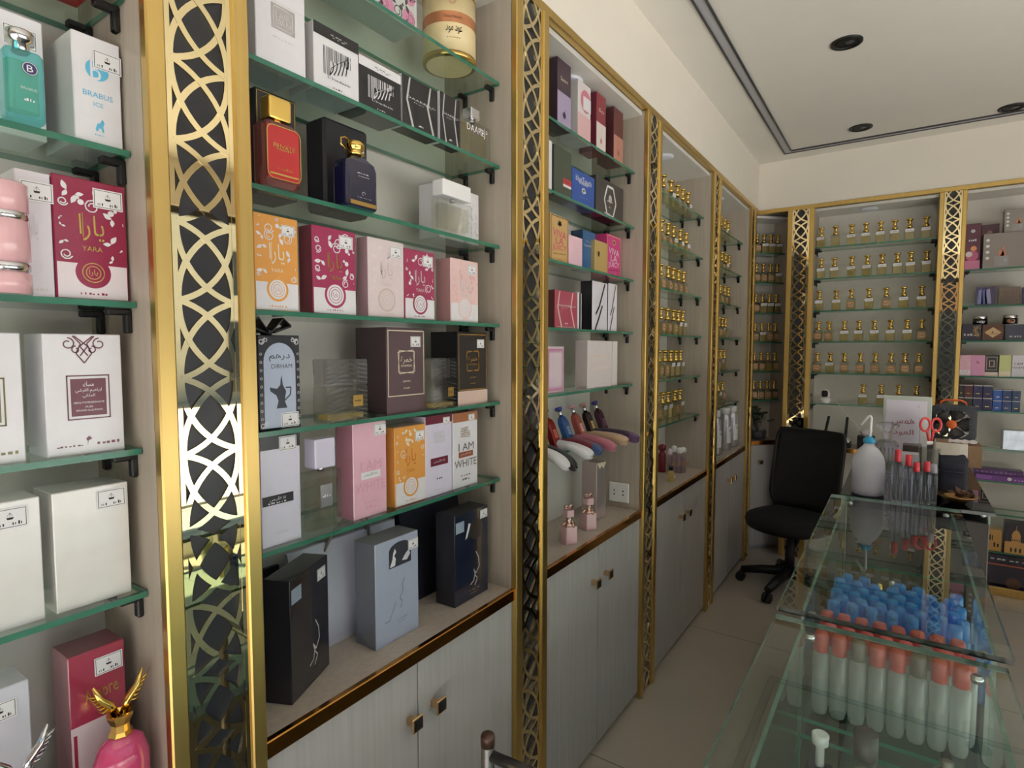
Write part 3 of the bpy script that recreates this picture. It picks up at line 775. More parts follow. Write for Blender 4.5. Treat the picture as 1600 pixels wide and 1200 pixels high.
# ---- z1
def anaw(c, tx):
    def f(a, w, h):
        a.rect(w * .02, h * .375, w * .80, h * .46, c).up(); a.text(arab('انا الأبيض'), w * .40, h * .425, w * .4, WB, h * .04); a.scrawl(w * .15, w * .62, h * .385, h * .014, WB, random.Random(5)); a.text('Laroza', w * .5, h * .12, w * .3, GREYP)
    return f
p, w, d, h = on_left(408, 470, 682, Z1, d=.07)
carton('white carton with a black top band and a black name strip, leftmost on its shelf', p, w, d, h, col(216, 216, 234), top=INKB, art=lambda a, w, h: (a.rect(0, h * .87, w, h, INKB), anaw(INKB, WB)(a.up(), w, h)), st=(w * .68, h * .91, 1.0))
def iam(fg, strip, y, band=None):
    def f(a, w, h):
        if band: a.rect(0, h * .88, w, h, band).up()
        a.text('I AM', w * .52, h * .54, w * .62, fg, h * .10).text('WHITE', w * .5, h * .32, w * .9, fg, h * .10).up()
        a.rect(w * .22, h * .40, w * .80, h * .475, strip).up(); a.text(arab('انا الأبيض'), w * .5, h * .445, w * .4, y, h * .035); a.scrawl(w * .3, w * .7, h * .15, h * .02, fg, random.Random(3), 4); a.scrawl(w * .35, w * .65, h * .09, h * .03, fg, random.Random(5), 4)
        if not band: return
        for i in range(14): a.curl(w * (.34 + .3 * (i % 5) / 4), h * (.69 + .09 * (i // 5) / 2), w * .05, i, w * .012, GOLDP, 1)
    return f
p, w, d, h = on_left(552, 604, 661, Z1, ub=525)
carton('pink carton with large pale lettering and a white name strip', p, w, d, h, col(234, 186, 204, .15, .7), side=col(214, 150, 172), top=GREYP, art=iam(col(214, 160, 182), WB, INKB), st=(w * .8, h * .90, .95))
p, w, d, h = on_left(617, 665, 669, Z1, ub=603)
carton('small orange floral carton between the pink carton and the white ones', p, w, max(d, .06), h, ORG, top=col(190, 170, 150), art=yara(ORG, WB, CREAM, ORG, WB, col(200, 120, 40), 9), st=(w * .80, h * .86, .85))
def anam(a, w, h):
    a.rect(0, h * .90, w, h, MAR).up()
    for i in range(15): a.curl(w * (.34 + .34 * (i % 5) / 4), h * (.68 + .10 * (i // 5) / 2), w * .05, i, w * .012, GREYP, 1)
    a.rect(w * .18, h * .375, w * .84, h * .475, MAR).up(); a.text(arab('انا الأبيض'), w * .5, h * .43, w * .42, WB, h * .04); a.scrawl(w * .4, w * .62, h * .2, h * .03, INKB, random.Random(3), 3); a.scrawl(w * .3, w * .7, h * .06, h * .02, GREYP, random.Random(5), 5)
p, w, d, h = on_left(665, 706, 652, Z1, d=.07)
carton('tall white carton with a maroon lid band and maroon name strip', p, w, d, h, col(218, 214, 234), top=MAR, art=anam, st=(w * .78, h * .92, .7))
p, w, d, h = on_left(708, 746, 647, Z1, d=.07)
carton('tall white carton with a brown lid band, rightmost on the bottom glass shelf', p, w, d, h, WB, top=col(150, 96, 62), art=iam(col(96, 88, 86), col(150, 84, 62), WB, col(170, 110, 76)), st=(w * .74, h * .92, .7))
# ---- counter of the big near cabinet
def place3(fl, fr, z):
    a = Vector(onz(*fl, z)); b = Vector(onz(*fr, z)); return a, (b - a).length, math.atan2((b - a).y, (b - a).x)
def swirl_art(c, foot, patch):
    def f(a, w, h):
        a.rect(w * .03, h * .80, w * .27, h * .92, patch)
        a.line([(w * .62, h * .52), (w * .70, h * .44), (w * .72, h * .34), (w * .62, h * .27), (w * .55, h * .33), (w * .60, h * .25), (w * .66, h * .21), (w * .58, h * .14)], w * .02, c)
        a.line([(w * .45, h * .17), (w * .55, h * .2), (w * .6, h * .3)], w * .02, c); a.scrawl(w * .4, w * .75, h * .095, h * .018, foot, random.Random(4)); a.scrawl(w * .45, w * .68, h * .06, h * .012, foot, random.Random(5), 4)
    return f
a_, w, r_ = place3((457, 1103), (515, 1038), ZCT)
h = CAM_H + (onx(450, 910, a_.x)[1] - CAM_H) - ZCT
carton('large black film-wrapped carton turned aside, front left on the counter', (a_.x, a_.y, ZCT), w, .056, h, col(28, 28, 36, .25, .5), rot=r_, art=swirl_art(GREYP, DKG, col(150, 165, 185)), st=(w * .80, h * .88, .9))
def arch(a, w, h):
    pts = [(w * .30, h * .72), (w * .82, h * .72), (w * .82, h * .88)] + [(w * (.56 + .26 * cos(t)), h * (.88 + .075 * sin(t))) for t in [i * pi / 12 for i in range(13)]] + [(w * .30, h * .88)]
    a.poly(pts, col(56, 58, 70)).up()
    a.poly([(w * .32, h * .73), (w * .44, h * .735), (w * .46, h * .80), (w * .42, h * .83), (w * .47, h * .86), (w * .44, h * .90), (w * .40, h * .86), (w * .38, h * .80)], col(226, 228, 236))
    a.poly([(w * .60, h * .76), (w * .72, h * .75), (w * .80, h * .80), (w * .76, h * .84), (w * .70, h * .82), (w * .66, h * .80)], col(206, 208, 220))
    s = col(120, 128, 146)
    a.line([(w * .66, h * .58), (w * .60, h * .52), (w * .62, h * .46), (w * .54, h * .40), (w * .60, h * .36), (w * .56, h * .30)], w * .018, s); a.line([(w * .2, h * .22), (w * .3, h * .22), (w * .45, h * .38)], w * .016, s); a.scrawl(w * .46, w * .72, h * .19, h * .014, s, random.Random(3)); a.scrawl(w * .5, w * .68, h * .16, h * .014, s, random.Random(6), 4)
a_, w, r_ = place3((588, 1018), (660, 982), ZCT)
h = onx(585, 853, a_.x)[1] - ZCT
carton('large silver grey carton with an arched window showing a falcon shape', (a_.x, a_.y, ZCT), w, .068, h, col(172, 182, 206, .25, .5), side=col(120, 124, 136), top=col(140, 142, 148), rot=R90, art=arch, st=(w * .87, h * .88, .9))
a_, w, r_ = place3((711, 951), (762, 921), ZCT)
h = onx(710, 808, a_.x)[1] - ZCT
def night(a, w, h):
    swirl_art(GREYP, col(150, 110, 70), col(160, 176, 196))(a, w, h)
    a.poly([(w * .36, h * .72), (w * .42, h * .80), (w * .46, h * .86), (w * .40, h * .87), (w * .36, h * .80), (w * .30, h * .70)], WB); a.disc(w * .62, h * .78, w * .2, col(40, 38, 44), 20)
carton('large midnight blue carton with a white sticker, rear right on the counter', (a_.x, a_.y, ZCT), w, .066, h, col(28, 34, 54, .2, .6), side=col(40, 40, 48), top=col(50, 50, 56), rot=R90, art=night, st=(w * .86, h * .92, .9))
# ---- carrier bags leaning on the back panel
def bag(label, y0, y1, h, m, rope, x0=-1.105, d=.045, z=ZCT, hl=(.3, .7), drop=.10):
    t = thing('carrier_bag', label, 'bag', (x0 + d, y0, z), R90, 'paper carrier bags')
    w = y1 - y0
    b = MB(); b.loft([[(0, 0, 0), (w, 0, 0), (w, d, 0), (0, d, 0)], [(0, .006, h * .5), (w, .006, h * .5), (w - .004, d - .004, h * .5), (.004, d - .004, h * .5)], [(0, d * .55, h), (w, d * .55, h), (w, d * .75, h), (0, d * .75, h)]], m, False)
    b.build('bag_body', t)
    for yy in (d * .52, d * .78):
        pts = [(w * hl[0], yy, h - .02)] + [(w * (hl[0] + (hl[1] - hl[0]) * k / 10), yy - .01 - .02 * sin(pi * k / 10), h + drop * (1 - abs(k / 5 - 1) ** 2.2) * (1 if yy < d * .6 else .7)) for k in range(1, 10)] + [(w * hl[1], yy, h - .02)]
        MB().tube(pts, .0035, rope, 6).build('rope_handle', t)
    return t
BAGW = mat('lavender_white_paper', (208, 210, 226), .4, coat=.2, var=.03); BAGK = mat('black_paper', (30, 30, 40), .45, var=.05)
ROPE = mat('grey_rope', (150, 142, 132), .8, var=.3, scale=200); ROPEG = mat('silver_rope', (160, 168, 176), .6, var=.3, scale=200)
ya, yb = onx(474, 900, -1.03)[0], onx(640, 860, -1.03)[0]
bag('pale lavender paper bag with a twisted rope handle, behind the silver grey carton', ya, yb, .235, BAGW, ROPE, hl=(.3, .72), drop=.06)
bag('black paper bag with a beige rope handle, behind the midnight blue carton', yb + .012, PIL[1][0] - .012, .285, BAGK, mat('beige_rope', (205, 190, 150), .7, var=.2, scale=200), drop=.015)
bag('black paper bag with a silver rope handle, behind the turned black carton', PIL[0][1] + .015, ya - .02, .22, BAGK, ROPEG, drop=.06)
# ================================================================== cartons in the sock cabinet
def two(top, bot, k, txt=None):
    def f(a, w, h):
        a.rect(0, 0, w, h * k, bot).up()
        if txt: a.text(txt, w * .5, h * .72, w * .55, CREAM, h * .06)
        a.disc(w * .5, h * .2, w * .12, top, 12); a.line([(w * .5, h * .2), (w * .6, h * .3)], w * .02, top)
    return f
for (u0, u1, vt, ub, lb, c, side, art) in (
    (871, 892, 87, 859, 'tall carton, dark plum above and lilac below, leftmost on the top shelf', col(66, 44, 60), col(60, 42, 54), two(col(66, 44, 60), col(170, 156, 190), .52, 'Samrr')),
    (903, 923, 122, 893, 'tall white and pink carton with a white bottle picture, on the top shelf', col(222, 214, 216), GREYP, lambda a, w, h: (a.rect(0, 0, w, h * .45, col(222, 180, 184)), a.up(), a.disc(w * .6, h * .7, w * .4, col(206, 120, 140), 20), a.up(), a.rect(w * .4, h * .55, w, h * .78, WB))),
    (932, 946.5, 142, 924, 'tall carton, cherry red above and white below, on the top shelf', col(140, 38, 54), col(110, 40, 56), two(col(190, 130, 140), col(222, 212, 208), .5, 'So')),
    (959, 973.5, 165, 947.5, 'tall carton, dark wine above and salmon below, rightmost on the top shelf', col(96, 40, 44), col(84, 44, 48), two(col(150, 90, 80), col(190, 132, 118), .5))):
    p, w, d, h = on_left(u0, u1, vt, Z6, ub=None, d=.07)
    carton(lb, p, w, d, h, c, side=side, art=art)
def hugo(a, w, h):
    a.rect(w * .5, h * .30, w * .98, h * .42, col(196, 50, 58)).rect(w * .5, h * .25, w * .98, h * .30, WB).up(); a.text('HUGO', w * .74, h * .36, w * .36, INKB); a.ring(w * .6, h * .80, w * .2, w * .01, col(96, 110, 92)); a.line([(w * .58, h * .66), (w * .8, h * .55)], w * .01, col(96, 110, 92))
def bluet(a, w, h):
    a.text('blueTouch', w * .5, h * .77, w * .7, WB).text('footballer', w * .5, h * .69, w * .45, WB)
    for k in range(7): a.leaf(w * .5, h * .44, w * .1, w * .03, k * pi / 6, WB)
    a.rect(w * .485, h * .38, w * .515, h * .45, WB); a.scrawl(w * .3, w * .7, h * .27, h * .01, GREYP, random.Random(2))
def hexa(a, w, h):
    q = [(w * .5 + w * .21 * cos(k * pi / 3), h * .47 + w * .25 * sin(k * pi / 3)) for k in range(7)]
    a.line(q, w * .035, WB); a.scrawl(w * .38, w * .62, h * .45, h * .05, GREYP, random.Random(2), 5); a.disc(w * .5, h * .54, w * .06, GREYP, 10); a.scrawl(w * .46, w * .54, h * .3, h * .05, GREYP, random.Random(3), 2); a.rect(w * .3, h * .1, w * .5, h * .14, GREYP)
def viva(bg, tx, ln):
    def f(a, w, h):
        a.frame(w * .04, h * .02, w * .96, h * .98, w * .02, ln)
        a.text('VIVA', w * .5, h * .62, w * .74, tx, h * .15, -.06).text('LA', w * .5, h * .47, w * .44, tx, h * .14).text('JUICY', w * .5, h * .31, w * .78, tx, h * .15, .04)
        for k in range(5): a.leaf(w * .5, h * .82, w * .13, w * .05, k * pi / 4, ln)
        a.disc(w * .5, h * .82, w * .06, ln, 10); a.up(); a.text('Gold Couture', w * .5, h * .2, w * .7, INKB, h * .035, .08); a.scrawl(w * .25, w * .75, h * .07, h * .012, ln, random.Random(3))
    return f
for (u0, u1, vt, z, lb, c, art, d) in (
    (866, 893, 224, Z5, 'dark green carton with a small red and white label', col(66, 76, 62), hugo, .05),
    (894, 929, 260, Z5, 'bright blue carton with white lettering beside the dark green one', col(36, 82, 168), bluet, .05),
    (931, 974, 272, Z5, 'charcoal carton with a white hexagon emblem', col(54, 53, 54), hexa, .06),
    (860, 888, 332, Z4, 'tan gold carton with hot pink hand lettering', col(206, 168, 108), viva(0, col(206, 62, 120), col(80, 62, 44)), .05),
    (889, 910, 366, Z4, 'plain light pink carton between the tan carton and the deep blue one', col(236, 196, 212), lambda a, w, h: (a.scrawl(w * .15, w * .75, h * .62, h * .02, GREYP, random.Random(3)), a.scrawl(w * .3, w * .7, h * .48, h * .02, GREYP, random.Random(4), 4)), .04),
    (948, 970, 364, Z4, 'hot pink carton with white hand lettering, rightmost on its shelf', col(214, 62, 138), viva(0, WB, col(240, 180, 140)), .07)):
    p, w, d_, h = on_left(u0, u1, vt, z, xf=-.955 if u0 != 948 else -.985)
    carton(lb, p, w, d, h, c, art=art)
p, w, d, h = on_left(911, 930, 358, Z4, xf=-.965, d=.05)
carton('tall deep blue carton with white script, behind the light pink carton', p, w, .05, h, col(26, 92, 146), side=col(40, 70, 100), art=lambda a, w, h: (a.text('Cool Water', w * .5, h * .63, w * .85, WB, h * .06), a.scrawl(w * .2, w * .8, h * .73, h * .014, GREYP, random.Random(5))))
p, w, d, h = on_left(930, 949, 374, Z4, d=.03)
carton('pale gold carton with a small black keyhole mark', p, w, .03, h, mat('gold_card', (226, 196, 130), .3, .55, var=0), art=lambda a, w, h: (a.disc(w * .28, h * .60, w * .07, INK, 12), a.rect(w * .24, h * .5, w * .33, h * .6, INK)))
y = onx(862, 260, -.955)[0]
carton('thin white carton at the left end of the blue carton shelf', (-.955, PIL[1][1] + .004, Z5), y - PIL[1][1] - .002, .05, .165, WB)
p, w, d, h = on_left(867, 902, 452, Z3, ub=857, d=.06)
carton('rose red carton with two bent pale stripes', p, w, max(d, .05), h, col(178, 70, 96, .15, .7), side=col(100, 56, 60), art=daarej(col(226, 186, 180)))
for k, lb in ((0, 'thin white carton standing right behind the rose red one'), (1, 'thin black and white carton, second behind the rose red one')):
    p2, w2, d2, h2 = on_left(902.8 + 3.2 * k, 905.2 + 3.2 * k, 456 + 2 * k, Z3, xf=-.956 - .006 * k)
    carton(lb, p2, w2, .05, h2, WB if k == 0 else INKB, art=(lambda a, w, h: a.rect(w * .55, .001, w - .0005, h - .001, WB)) if k else None)
def slash(a, w, h):
    a.line([(w * .82, h * .98), (w * .45, h * .5), (w * .22, h * .33)], w * .075, INK).line([(w * .65, h * .52), (w * .45, h * .28), (w * .18, h * .01)], w * .075, INK)
p, w, d, h = on_left(925.5, 949, 438, Z3, ub=919)
carton('white carton with long black slanted slashes, front one of the two', p, w, max(d, .05), h, col(220, 218, 230), side=INKB, art=slash)
p, w, d, h = on_left(950.5, 964, 442, Z3, d=.05)
carton('white carton with black slanted slashes, right one of the two', p, w, .05, h, col(220, 218, 230), side=INKB, art=slash)
y_ = onx(881, 570, -.955)[0]
def pinkg(a, w, h):
    for k in range(8): a.frame(w * (.06 + .012 * k), h * (.05 + .012 * k), w * (.94 - .012 * k), h * (.95 - .012 * k), w * .013, col(200 + 3 * k, 110 + 12 * k, 158 + 8 * k))
    for k in range(6): a.rect(w * (.32 + .065 * k), h * .16, w * (.325 + .065 * k), h * .84, GREYP)
carton('flat carton with a hot pink fading border, left on the shelf above the coloured bottles', (-.955, y_ - .115, Z2), .115, .03, .155, col(224, 206, 216), art=pinkg)
p, w, d, h = on_left(918, 956, 532, Z2, ub=912)
def fame(a, w, h):
    for t, v in (('PINK', .62), ('FAME', .43)): a.text(t, w * .5, h * v, w * .74, col(240, 184, 128), h * .13)
    a.up(); [a.text(t, w * .5, h * v, w * .72, col(230, 222, 222), h * .11) for t, v in (('PINK', .62), ('FAME', .43))]
    a.scrawl(w * .4, w * .75, h * .07, h * .012, GREYP, random.Random(4))
carton('off-white film-wrapped carton with faint peach outlined lettering', p, w, max(d, .05), h, col(222, 214, 216, .2, .7), side=col(196, 184, 186), art=fame)
p, w, d, h = on_left(957, 963, 533, Z2, d=.05)
carton('narrow white carton squeezed right behind the peach lettered one', p, w + .01, .05, h, col(220, 216, 218))
# carton and bow bottles on the counter are built with the bottles
# ================================================================== BOTTLES
def rrect(w, d, r, n=4, cx=0, cy=0):
    pts = []
    for sx, sy, a0 in ((1, 1, 0), (-1, 1, pi / 2), (-1, -1, pi), (1, -1, 1.5 * pi)):
        for k in range(n + 1):
            a = a0 + k * pi / 2 / n
            pts.append((cx + sx * (w / 2 - r) + r * cos(a), cy + sy * (d / 2 - r) + r * sin(a)))
    return pts
def block(m, prof, mt, r=.004, cx=0, cy=0, sm=False):
    """stack of rounded rectangles: prof = [(w, d, z), ...]"""
    m.loft([[(x, y, z) for x, y in rrect(w, d, min(r, w * .49, d * .49), 3, cx, cy)] for w, d, z in prof], mt, sm); return m
# ---- gold-capped decanters (centre of the base at the origin, front to -y)
TANP = mat('tan_label', (206, 164, 130), .6, var=.05); 
def decanter(kind):
    t = thing('perfume_bottle', None, 'bottle', (0, 0, 0), 0)
    block(MB(), [(.044, .032, 0), (.047, .035, .002), (.047, .035, .066), (.042, .031, .071), (.020, .020, .0735)], VESSEL, .004).build('glass_body', t)
    block(MB(), [(.042, .030, .004), (.0425, .0305, .005), (.0425, .0305, .058), (.042, .03, .0585)], AMBER, .003).build('perfume_oil', t)
    MB().lathe([(.011, .0735), (.0135, .077), (.0145, .083), (.0115, .089), (.0085, .092), (.0085, .103), (.010, .106), (.012, .108), (.0085, .111), (.0085, .116), (.0155, .119), (.0175, .123), (.0165, .127), (.012, .1295), (.001, .1305)], CAPG, n=16).build('cap', t)
    a = Art(-.0175)
    if kind == 'hex':
        q = [(-.0215, .036), (-.012, .054), (.012, .054), (.0215, .036), (.012, .018), (-.012, .018)]
        a.poly(q, TANP).up(); a.line([(x * .86, (z - .036) * .86 + .036) for x, z in q + q[:1]], .0012, INK); a.scrawl(-.014, .014, .033, .006, INK, random.Random(3), 5)
        a.build(t, 'label')['label'] = 'tan six-sided paper label'
    elif kind == 'tag':
        a.k = 12; a.poly([(-.021, .048), (.020, .050), (.020, .068), (-.021, .066)], STICK).up(); a.scrawl(-.014, .014, .056, .004, mat('grey_print', (120, 120, 130), .6, var=0), random.Random(3), 5)
        a.build(t, 'paper_tag')['label'] = 'white paper tag over the shoulder'
    return t
PROTO = {}
def put_decanter(kind, loc, rot, label):
    if kind not in PROTO:
        t = decanter(kind); t.scale = (1.17, 1.12, 1.08); PROTO[kind] = t; t.location = loc; t.rotation_euler = (0, 0, rot); t['label'] = label; t['group'] = 'gold-capped perfume bottles'
        return t
    return dup(PROTO[kind], loc, rot, label, 'gold-capped perfume bottles')
NTH = ['leftmost', 'second', 'third', 'fourth', 'fifth', 'sixth', 'seventh', 'eighth']
def nth(i, n): return 'leftmost' if i == 0 else ('rightmost' if i == n - 1 else NTH[i] + ' from left')
DES = {'hex': 'tan-labelled gold-capped bottle', 'tag': 'white-tagged gold-capped bottle', '': 'untagged gold-capped bottle'}
rnd = random.Random(11)
B3 = [[1036, 1048, 1058, 1066.5, 1076], [1033, 1043, 1051.5, 1062, 1071.5], [1032, 1043, 1051, 1059.5, 1067.5], [1032, 1042, 1051.5, 1059, 1066], [1029, 1038, 1047, 1055, 1062.5], [1026, 1034.5, 1043, 1053.5, 1061.5]]
B4 = [[1126, 1132, 1137.5], [1127.5, 1133.5, 1139], [1125, 1132, 1138], [1122.5, 1128, 1133], [1120.5, 1125.5, 1131], [1115, 1121.5, 1128]]
for rows, where in ((B3, 'the cabinet above the dark red bottle'), (B4, 'the cabinet above the aluminium bottles')):
    for r, us in enumerate(rows):
        z = ZSH[5 - r]
        ys = []
        for i, u in enumerate(us):
            y = onx(u, proj(-1.015, 2.9 if rows is B3 else 3.8, z + .1)[1], -1.015)[0]
            if ys: y = max(y, ys[-1] + .0585)
            ys.append(min(y, (PIL[3][0] if rows is B3 else PIL[4][0]) - .032 - .0585 * (len(us) - 1 - i)))
        for i, y in enumerate(ys):
            k = 'hex' if rnd.random() < .6 else 'tag'
            put_decanter(k, (-1.015, y, z), R90 + rnd.uniform(-.06, .06), '%s, %s, %s shelf of %s' % (DES[k], nth(i, len(ys)), ORD[r], where))
# corner cabinet
CR = [[1184, 1195, 1206.5, 1219], [1182.5, 1193, 1204.5, 1217], [1179, 1190, 1203, 1215], [1175, 1187, 1202.7, 1215], [1172, 1182.8, 1195.7, 1210.7], [1169, 1179.4, 1195.4, 1208]]
CK = [['hex', 'tag', 'tag', 'tag'], ['hex', 'hex', 'hex', 'tag'], ['hex', 'tag', 'tag', 'tag'], ['hex', 'tag', 'hex', 'hex'], ['hex', 'hex', '', 'hex'], ['hex', 'hex', 'hex', 'hex']]
dv = (CB - CA).normalized(); nv = Vector((-dv.y, dv.x)); base = CA + nv * .08
for r, us in enumerate(CR):
    z = ZBK[5 - r]
    for i, u in enumerate(us):
        s = CW - .030 - .0575 * (3 - i)
        pt = base + dv * s
        put_decanter(CK[r][i], (pt.x, pt.y, z), pi / 4, '%s, %s, %s shelf of the narrow corner cabinet' % (DES[CK[r][i]], nth(i, 4), ORD[r]))
# back cabinet
BKX = [[1283, 1306, 1331, 1353, 1376, 1398, 1421, 1447], [1283, 1304, 1331, 1355, 1378, 1402, 1423, 1448], [1279.5, 1306.5, 1330, 1357.5, 1384.5, 1412, 1440], [1275, 1295, 1319, 1342, 1366, 1391.5, 1417, 1440], [1275, 1297, 1319, 1344, 1367.5, 1392, 1413.5, 1435.5], [1348.5, 1376.5, 1404, 1432]]
T_, H_ = 'tag', 'hex'
BKK = [[T_, '', T_, T_, T_, T_, T_, T_], [T_, T_, T_, T_, T_, T_, T_, T_], [T_, T_, H_, T_, H_, T_, T_], [H_, H_, T_, T_, T_, T_, T_, H_], [H_, T_, H_, H_, H_, H_, H_, H_], [T_, T_, T_, '']]
for r, us in enumerate(BKX):
    z = ZBK[5 - r]
    for i, u in enumerate(us):
        x = max(ony(u, proj(0, 4.58, z + .07)[1], 4.58)[0], P6[1] + .033)
        put_decanter(BKK[r][i], (x, 4.58, z), rnd.uniform(-.12, .12), '%s, %s, %s shelf of the back cabinet' % (DES[BKK[r][i]], nth(i, len(us)), ORD[r]))

# ---- single display bottles
def left_thing(name, label, u, v, z, x, cat='bottle', rot=R90, group=None):
    y = onx(u, v, x)[0]
    return thing(name, label, cat, (x, y, z), rot, group)
def lw(u0, u1, v, x): return onx(u1, v, x)[0] - onx(u0, v, x)[0]
TEAL = thin('teal_glass', (160, 226, 228), ior=1.5, body=.25, bodycol=(150, 222, 222)); 
t = left_thing('perfume_bottle', 'teal glass bottle with a navy round badge and chrome cap', 34, 140, Z4, -.925)
w = lw(4, 66, 150, -.925); h = onx(40, 53, -.925)[1] - Z4; hb = h * .76
block(MB(), [(w * .96, .030, 0), (w, .034, .003), (w, .034, hb - .004), (w * .9, .030, hb)], TEAL, .007).build('glass_body', t)
block(MB(), [(w * .8, .022, .012), (w * .8, .022, hb - .012)], thin('teal_liquid', (176, 236, 220), ior=1.2, body=.5, bodycol=(176, 236, 214)), .007).build('liquid', t)
MB().lathe([(.008, hb), (.010, hb + .002), (.010, hb + h * .1), (.0145, hb + h * .11), (.015, h - .002), (.013, h), (.001, h)], CHROME, n=24).build('cap', t)
a = Art(-.0175); a.disc(.004, hb * .74, w * .2, col(34, 40, 96)).up(); a.ring(.004, hb * .74, w * .18, .0007, WB); a.text('B', .004, hb * .74, w * .16, WB, w * .2); a.up(); a.text('BRABUS', .002, hb * .44, w * .4, GREYP); a.scrawl(-w * .1, w * .2, hb * .26, .004, WB, random.Random(2), 4); a.build(t, 'badge')
t = left_thing('perfume_bottle', 'pale pink bottle with silver rings at the left edge of the photo', 5, 360, Z3, -.93)
MB().lathe([(.026, 0), (.026, .025), (.0225, .027), (.0225, .04), (.026, .042), (.026, .09), (.0225, .092), (.0225, .10), (.026, .102), (.026, .135), (.022, .138), (.001, .138)], col(226, 178, 186, .2, .7), n=24).build('body', t)
for z in (.033, .096): MB().lathe([(.0228, z - .006), (.0255, z - .004), (.0255, z + .004), (.0228, z + .006)], CHROME, n=24, cap=False).build('silver_ring', t)
def winged(label, u, v, x, body, metal, h=.085, r=.034):
    t = left_thing('winged_perfume_bottle', label, u, v, ZCT, x)
    MB().lathe([(.022, 0), (r * .9, .006), (r, h * .45), (r * .97, h * .72), (r * .75, h * .92), (.016, h), (.013, h + .002)], body, n=28, sy=.75).build('glass_body', t)
    MB().lathe([(.014, h), (.0165, h + .003), (.013, h + .008), (.012, h + .018), (.017, h + .03), (.0175, h + .034), (.014, h + .034), (.006, h + .026)], metal, n=8, sm=False).build('collar', t)
    for s in (-1, 1):
        b = MB(); z0 = h + .03
        spine = [(s * .004, z0), (s * .012, z0 + .02), (s * .024, z0 + .034), (s * .032, z0 + .056)]
        b.tube([(x_, 0, z_) for x_, z_ in spine], [.005, .0055, .005, .0015], metal, 8)
        for k in range(6):
            q = k / 6; bx, bz = s * (.010 + .018 * q), z0 + .016 + .026 * q
            b.loft([[(bx, -.003, bz), (bx + s * .003, 0, bz + .003), (bx, .003, bz)], [(bx + s * .011, -.002, bz - .004 + .010 * q), (bx + s * .012, 0, bz - .001 + .010 * q), (bx + s * .011, .002, bz - .004 + .010 * q)], [(bx + s * .017, -.0005, bz + .002 + .014 * q), (bx + s * .0172, 0, bz + .0025 + .014 * q), (bx + s * .017, .0005, bz + .002 + .014 * q)]], metal)
        b.build('wing', t)
    a = Art(-r * .75 - .0005); a.poly([(-.014, .012), (.016, .012), (.016, .052), (-.014, .052)], metal).up(); a.scrawl(-.009, .011, .042, .003, INK, random.Random(4), 4); a.scrawl(-.009, .011, .034, .003, INK, random.Random(5), 4); a.leaf(-.002, .02, .012, .005, .5, INK); a.build(t, 'metal_plate')
winged('glossy pink bottle with a gold collar and spread golden wings', 188, 1130, -.925, mat('pink_enamel', (214, 74, 122), .12, coat=.8, var=.02), CAPG, .118, .037)
winged('pale pink bottle with silver wings in the lower left corner', 28, 1180, -.92, mat('pale_pink_enamel', (226, 196, 204), .12, coat=.8, var=.02), CHROME, .098)
# cream tube on the top shelf
t = left_thing('fragrance_tube', 'cream cylinder tube with a copper band and black script', 702, 60, Z6, -.99, 'tube', R90 - .75); r = lw(673, 731, 60, -.99) / 2 * .93
CT = mat('cream_tube', (228, 208, 160), .4, coat=.3, var=.02); CB_ = mat('copper_band', (206, 140, 100), .25, .6, var=.02)
MB().lathe([(r * .9, .0), (r, .002), (r, .012)], GOLDP, n=36).lathe([(r * .985, .012), (r * .985, .15)], CT, n=36).lathe([(r * .86, -.0002), (.001, -.0002)], CT, n=30, cap=False).lathe([(r, .15), (r, .16), (r * .9, .161)], GOLDP, n=36).build('tube_body', t)
MB().lathe([(r * .992, .078), (r * .992, .104)], CB_, n=36, cap=False).build('copper_band', t)
def wrap(a, r, name, t):
    b = MB()
    for i, (x, y, z) in enumerate(a.b.v): a.b.v[i] = (r * sin(x / r), -r * cos(x / r) + y, z)
    return a.b.build(name, t, fix=False)
a = Art(0); a.text('Oud Mood', 0, .091, .046, col(96, 50, 36)); a.text(arab('عود مود'), .004, .060, .042, INK, .02); a.scrawl(-.014, .02, .04, .003, GOLDP, random.Random(3)); a.ring(0, .128, .008, .001, col(190, 130, 110)); a.ring(0, .128, .005, .001, col(190, 130, 110)); wrap(a, r * .996, 'printed_design', t)
# clear bottles
def clear_bottle(label, u0, u1, vt, z, x, dep=.03, capm=CHROME, capw=.3, caph=.22, liq=None, badge=None, text=None, nr=.004):
    v = (vt + proj(x, onx(u0, vt, x)[0], z)[1]) / 2
    w = lw(u0, u1, v, x); h = onx((u0 + u1) / 2, vt, x)[1] - z
    t = left_thing('perfume_bottle', label, (u0 + u1) / 2, v, z, x)
    hb = h * (1 - caph) - .008
    block(MB(), [(w * .96, dep * .96, 0), (w, dep, .003), (w, dep, hb - .004), (w * .97, dep * .95, hb)], SOLIDG, nr).build('glass_body', t)
    block(MB(), [(w * .84, dep * .7, .012), (w * .84, dep * .7, hb * .86)], liq or thin('pale_liquid', (247, 246, 240), ior=1.05), nr).build('liquid', t)
    m = MB().lathe([(.007, hb), (.007, hb + .009)], CHROME, n=14)
    m.build('neck', t)
    block(MB(), [(w * capw * .96, min(dep, w * capw) * .95, hb + .008), (w * capw, min(dep, w * capw), hb + .01), (w * capw, min(dep, w * capw), h - .002), (w * capw * .96, min(dep, w * capw) * .95, h)], capm, .003).build('cap', t)
    a = Art(-dep / 2 - .0005)
    if badge: a.rect(-w * .18, hb * .45, w * .18, hb * .8, badge).up(); a.scrawl(-w * .14, w * .14, hb * .6, hb * .05, GREYP, random.Random(2), 4)
    if text: a.text(text, 0, hb * .75, w * .6, WB); a.text(arab('دارج'), w * .25, hb * .83, w * .25, WB)
    if badge or text: a.build(t, 'badge' if badge else 'lettering')
    return t
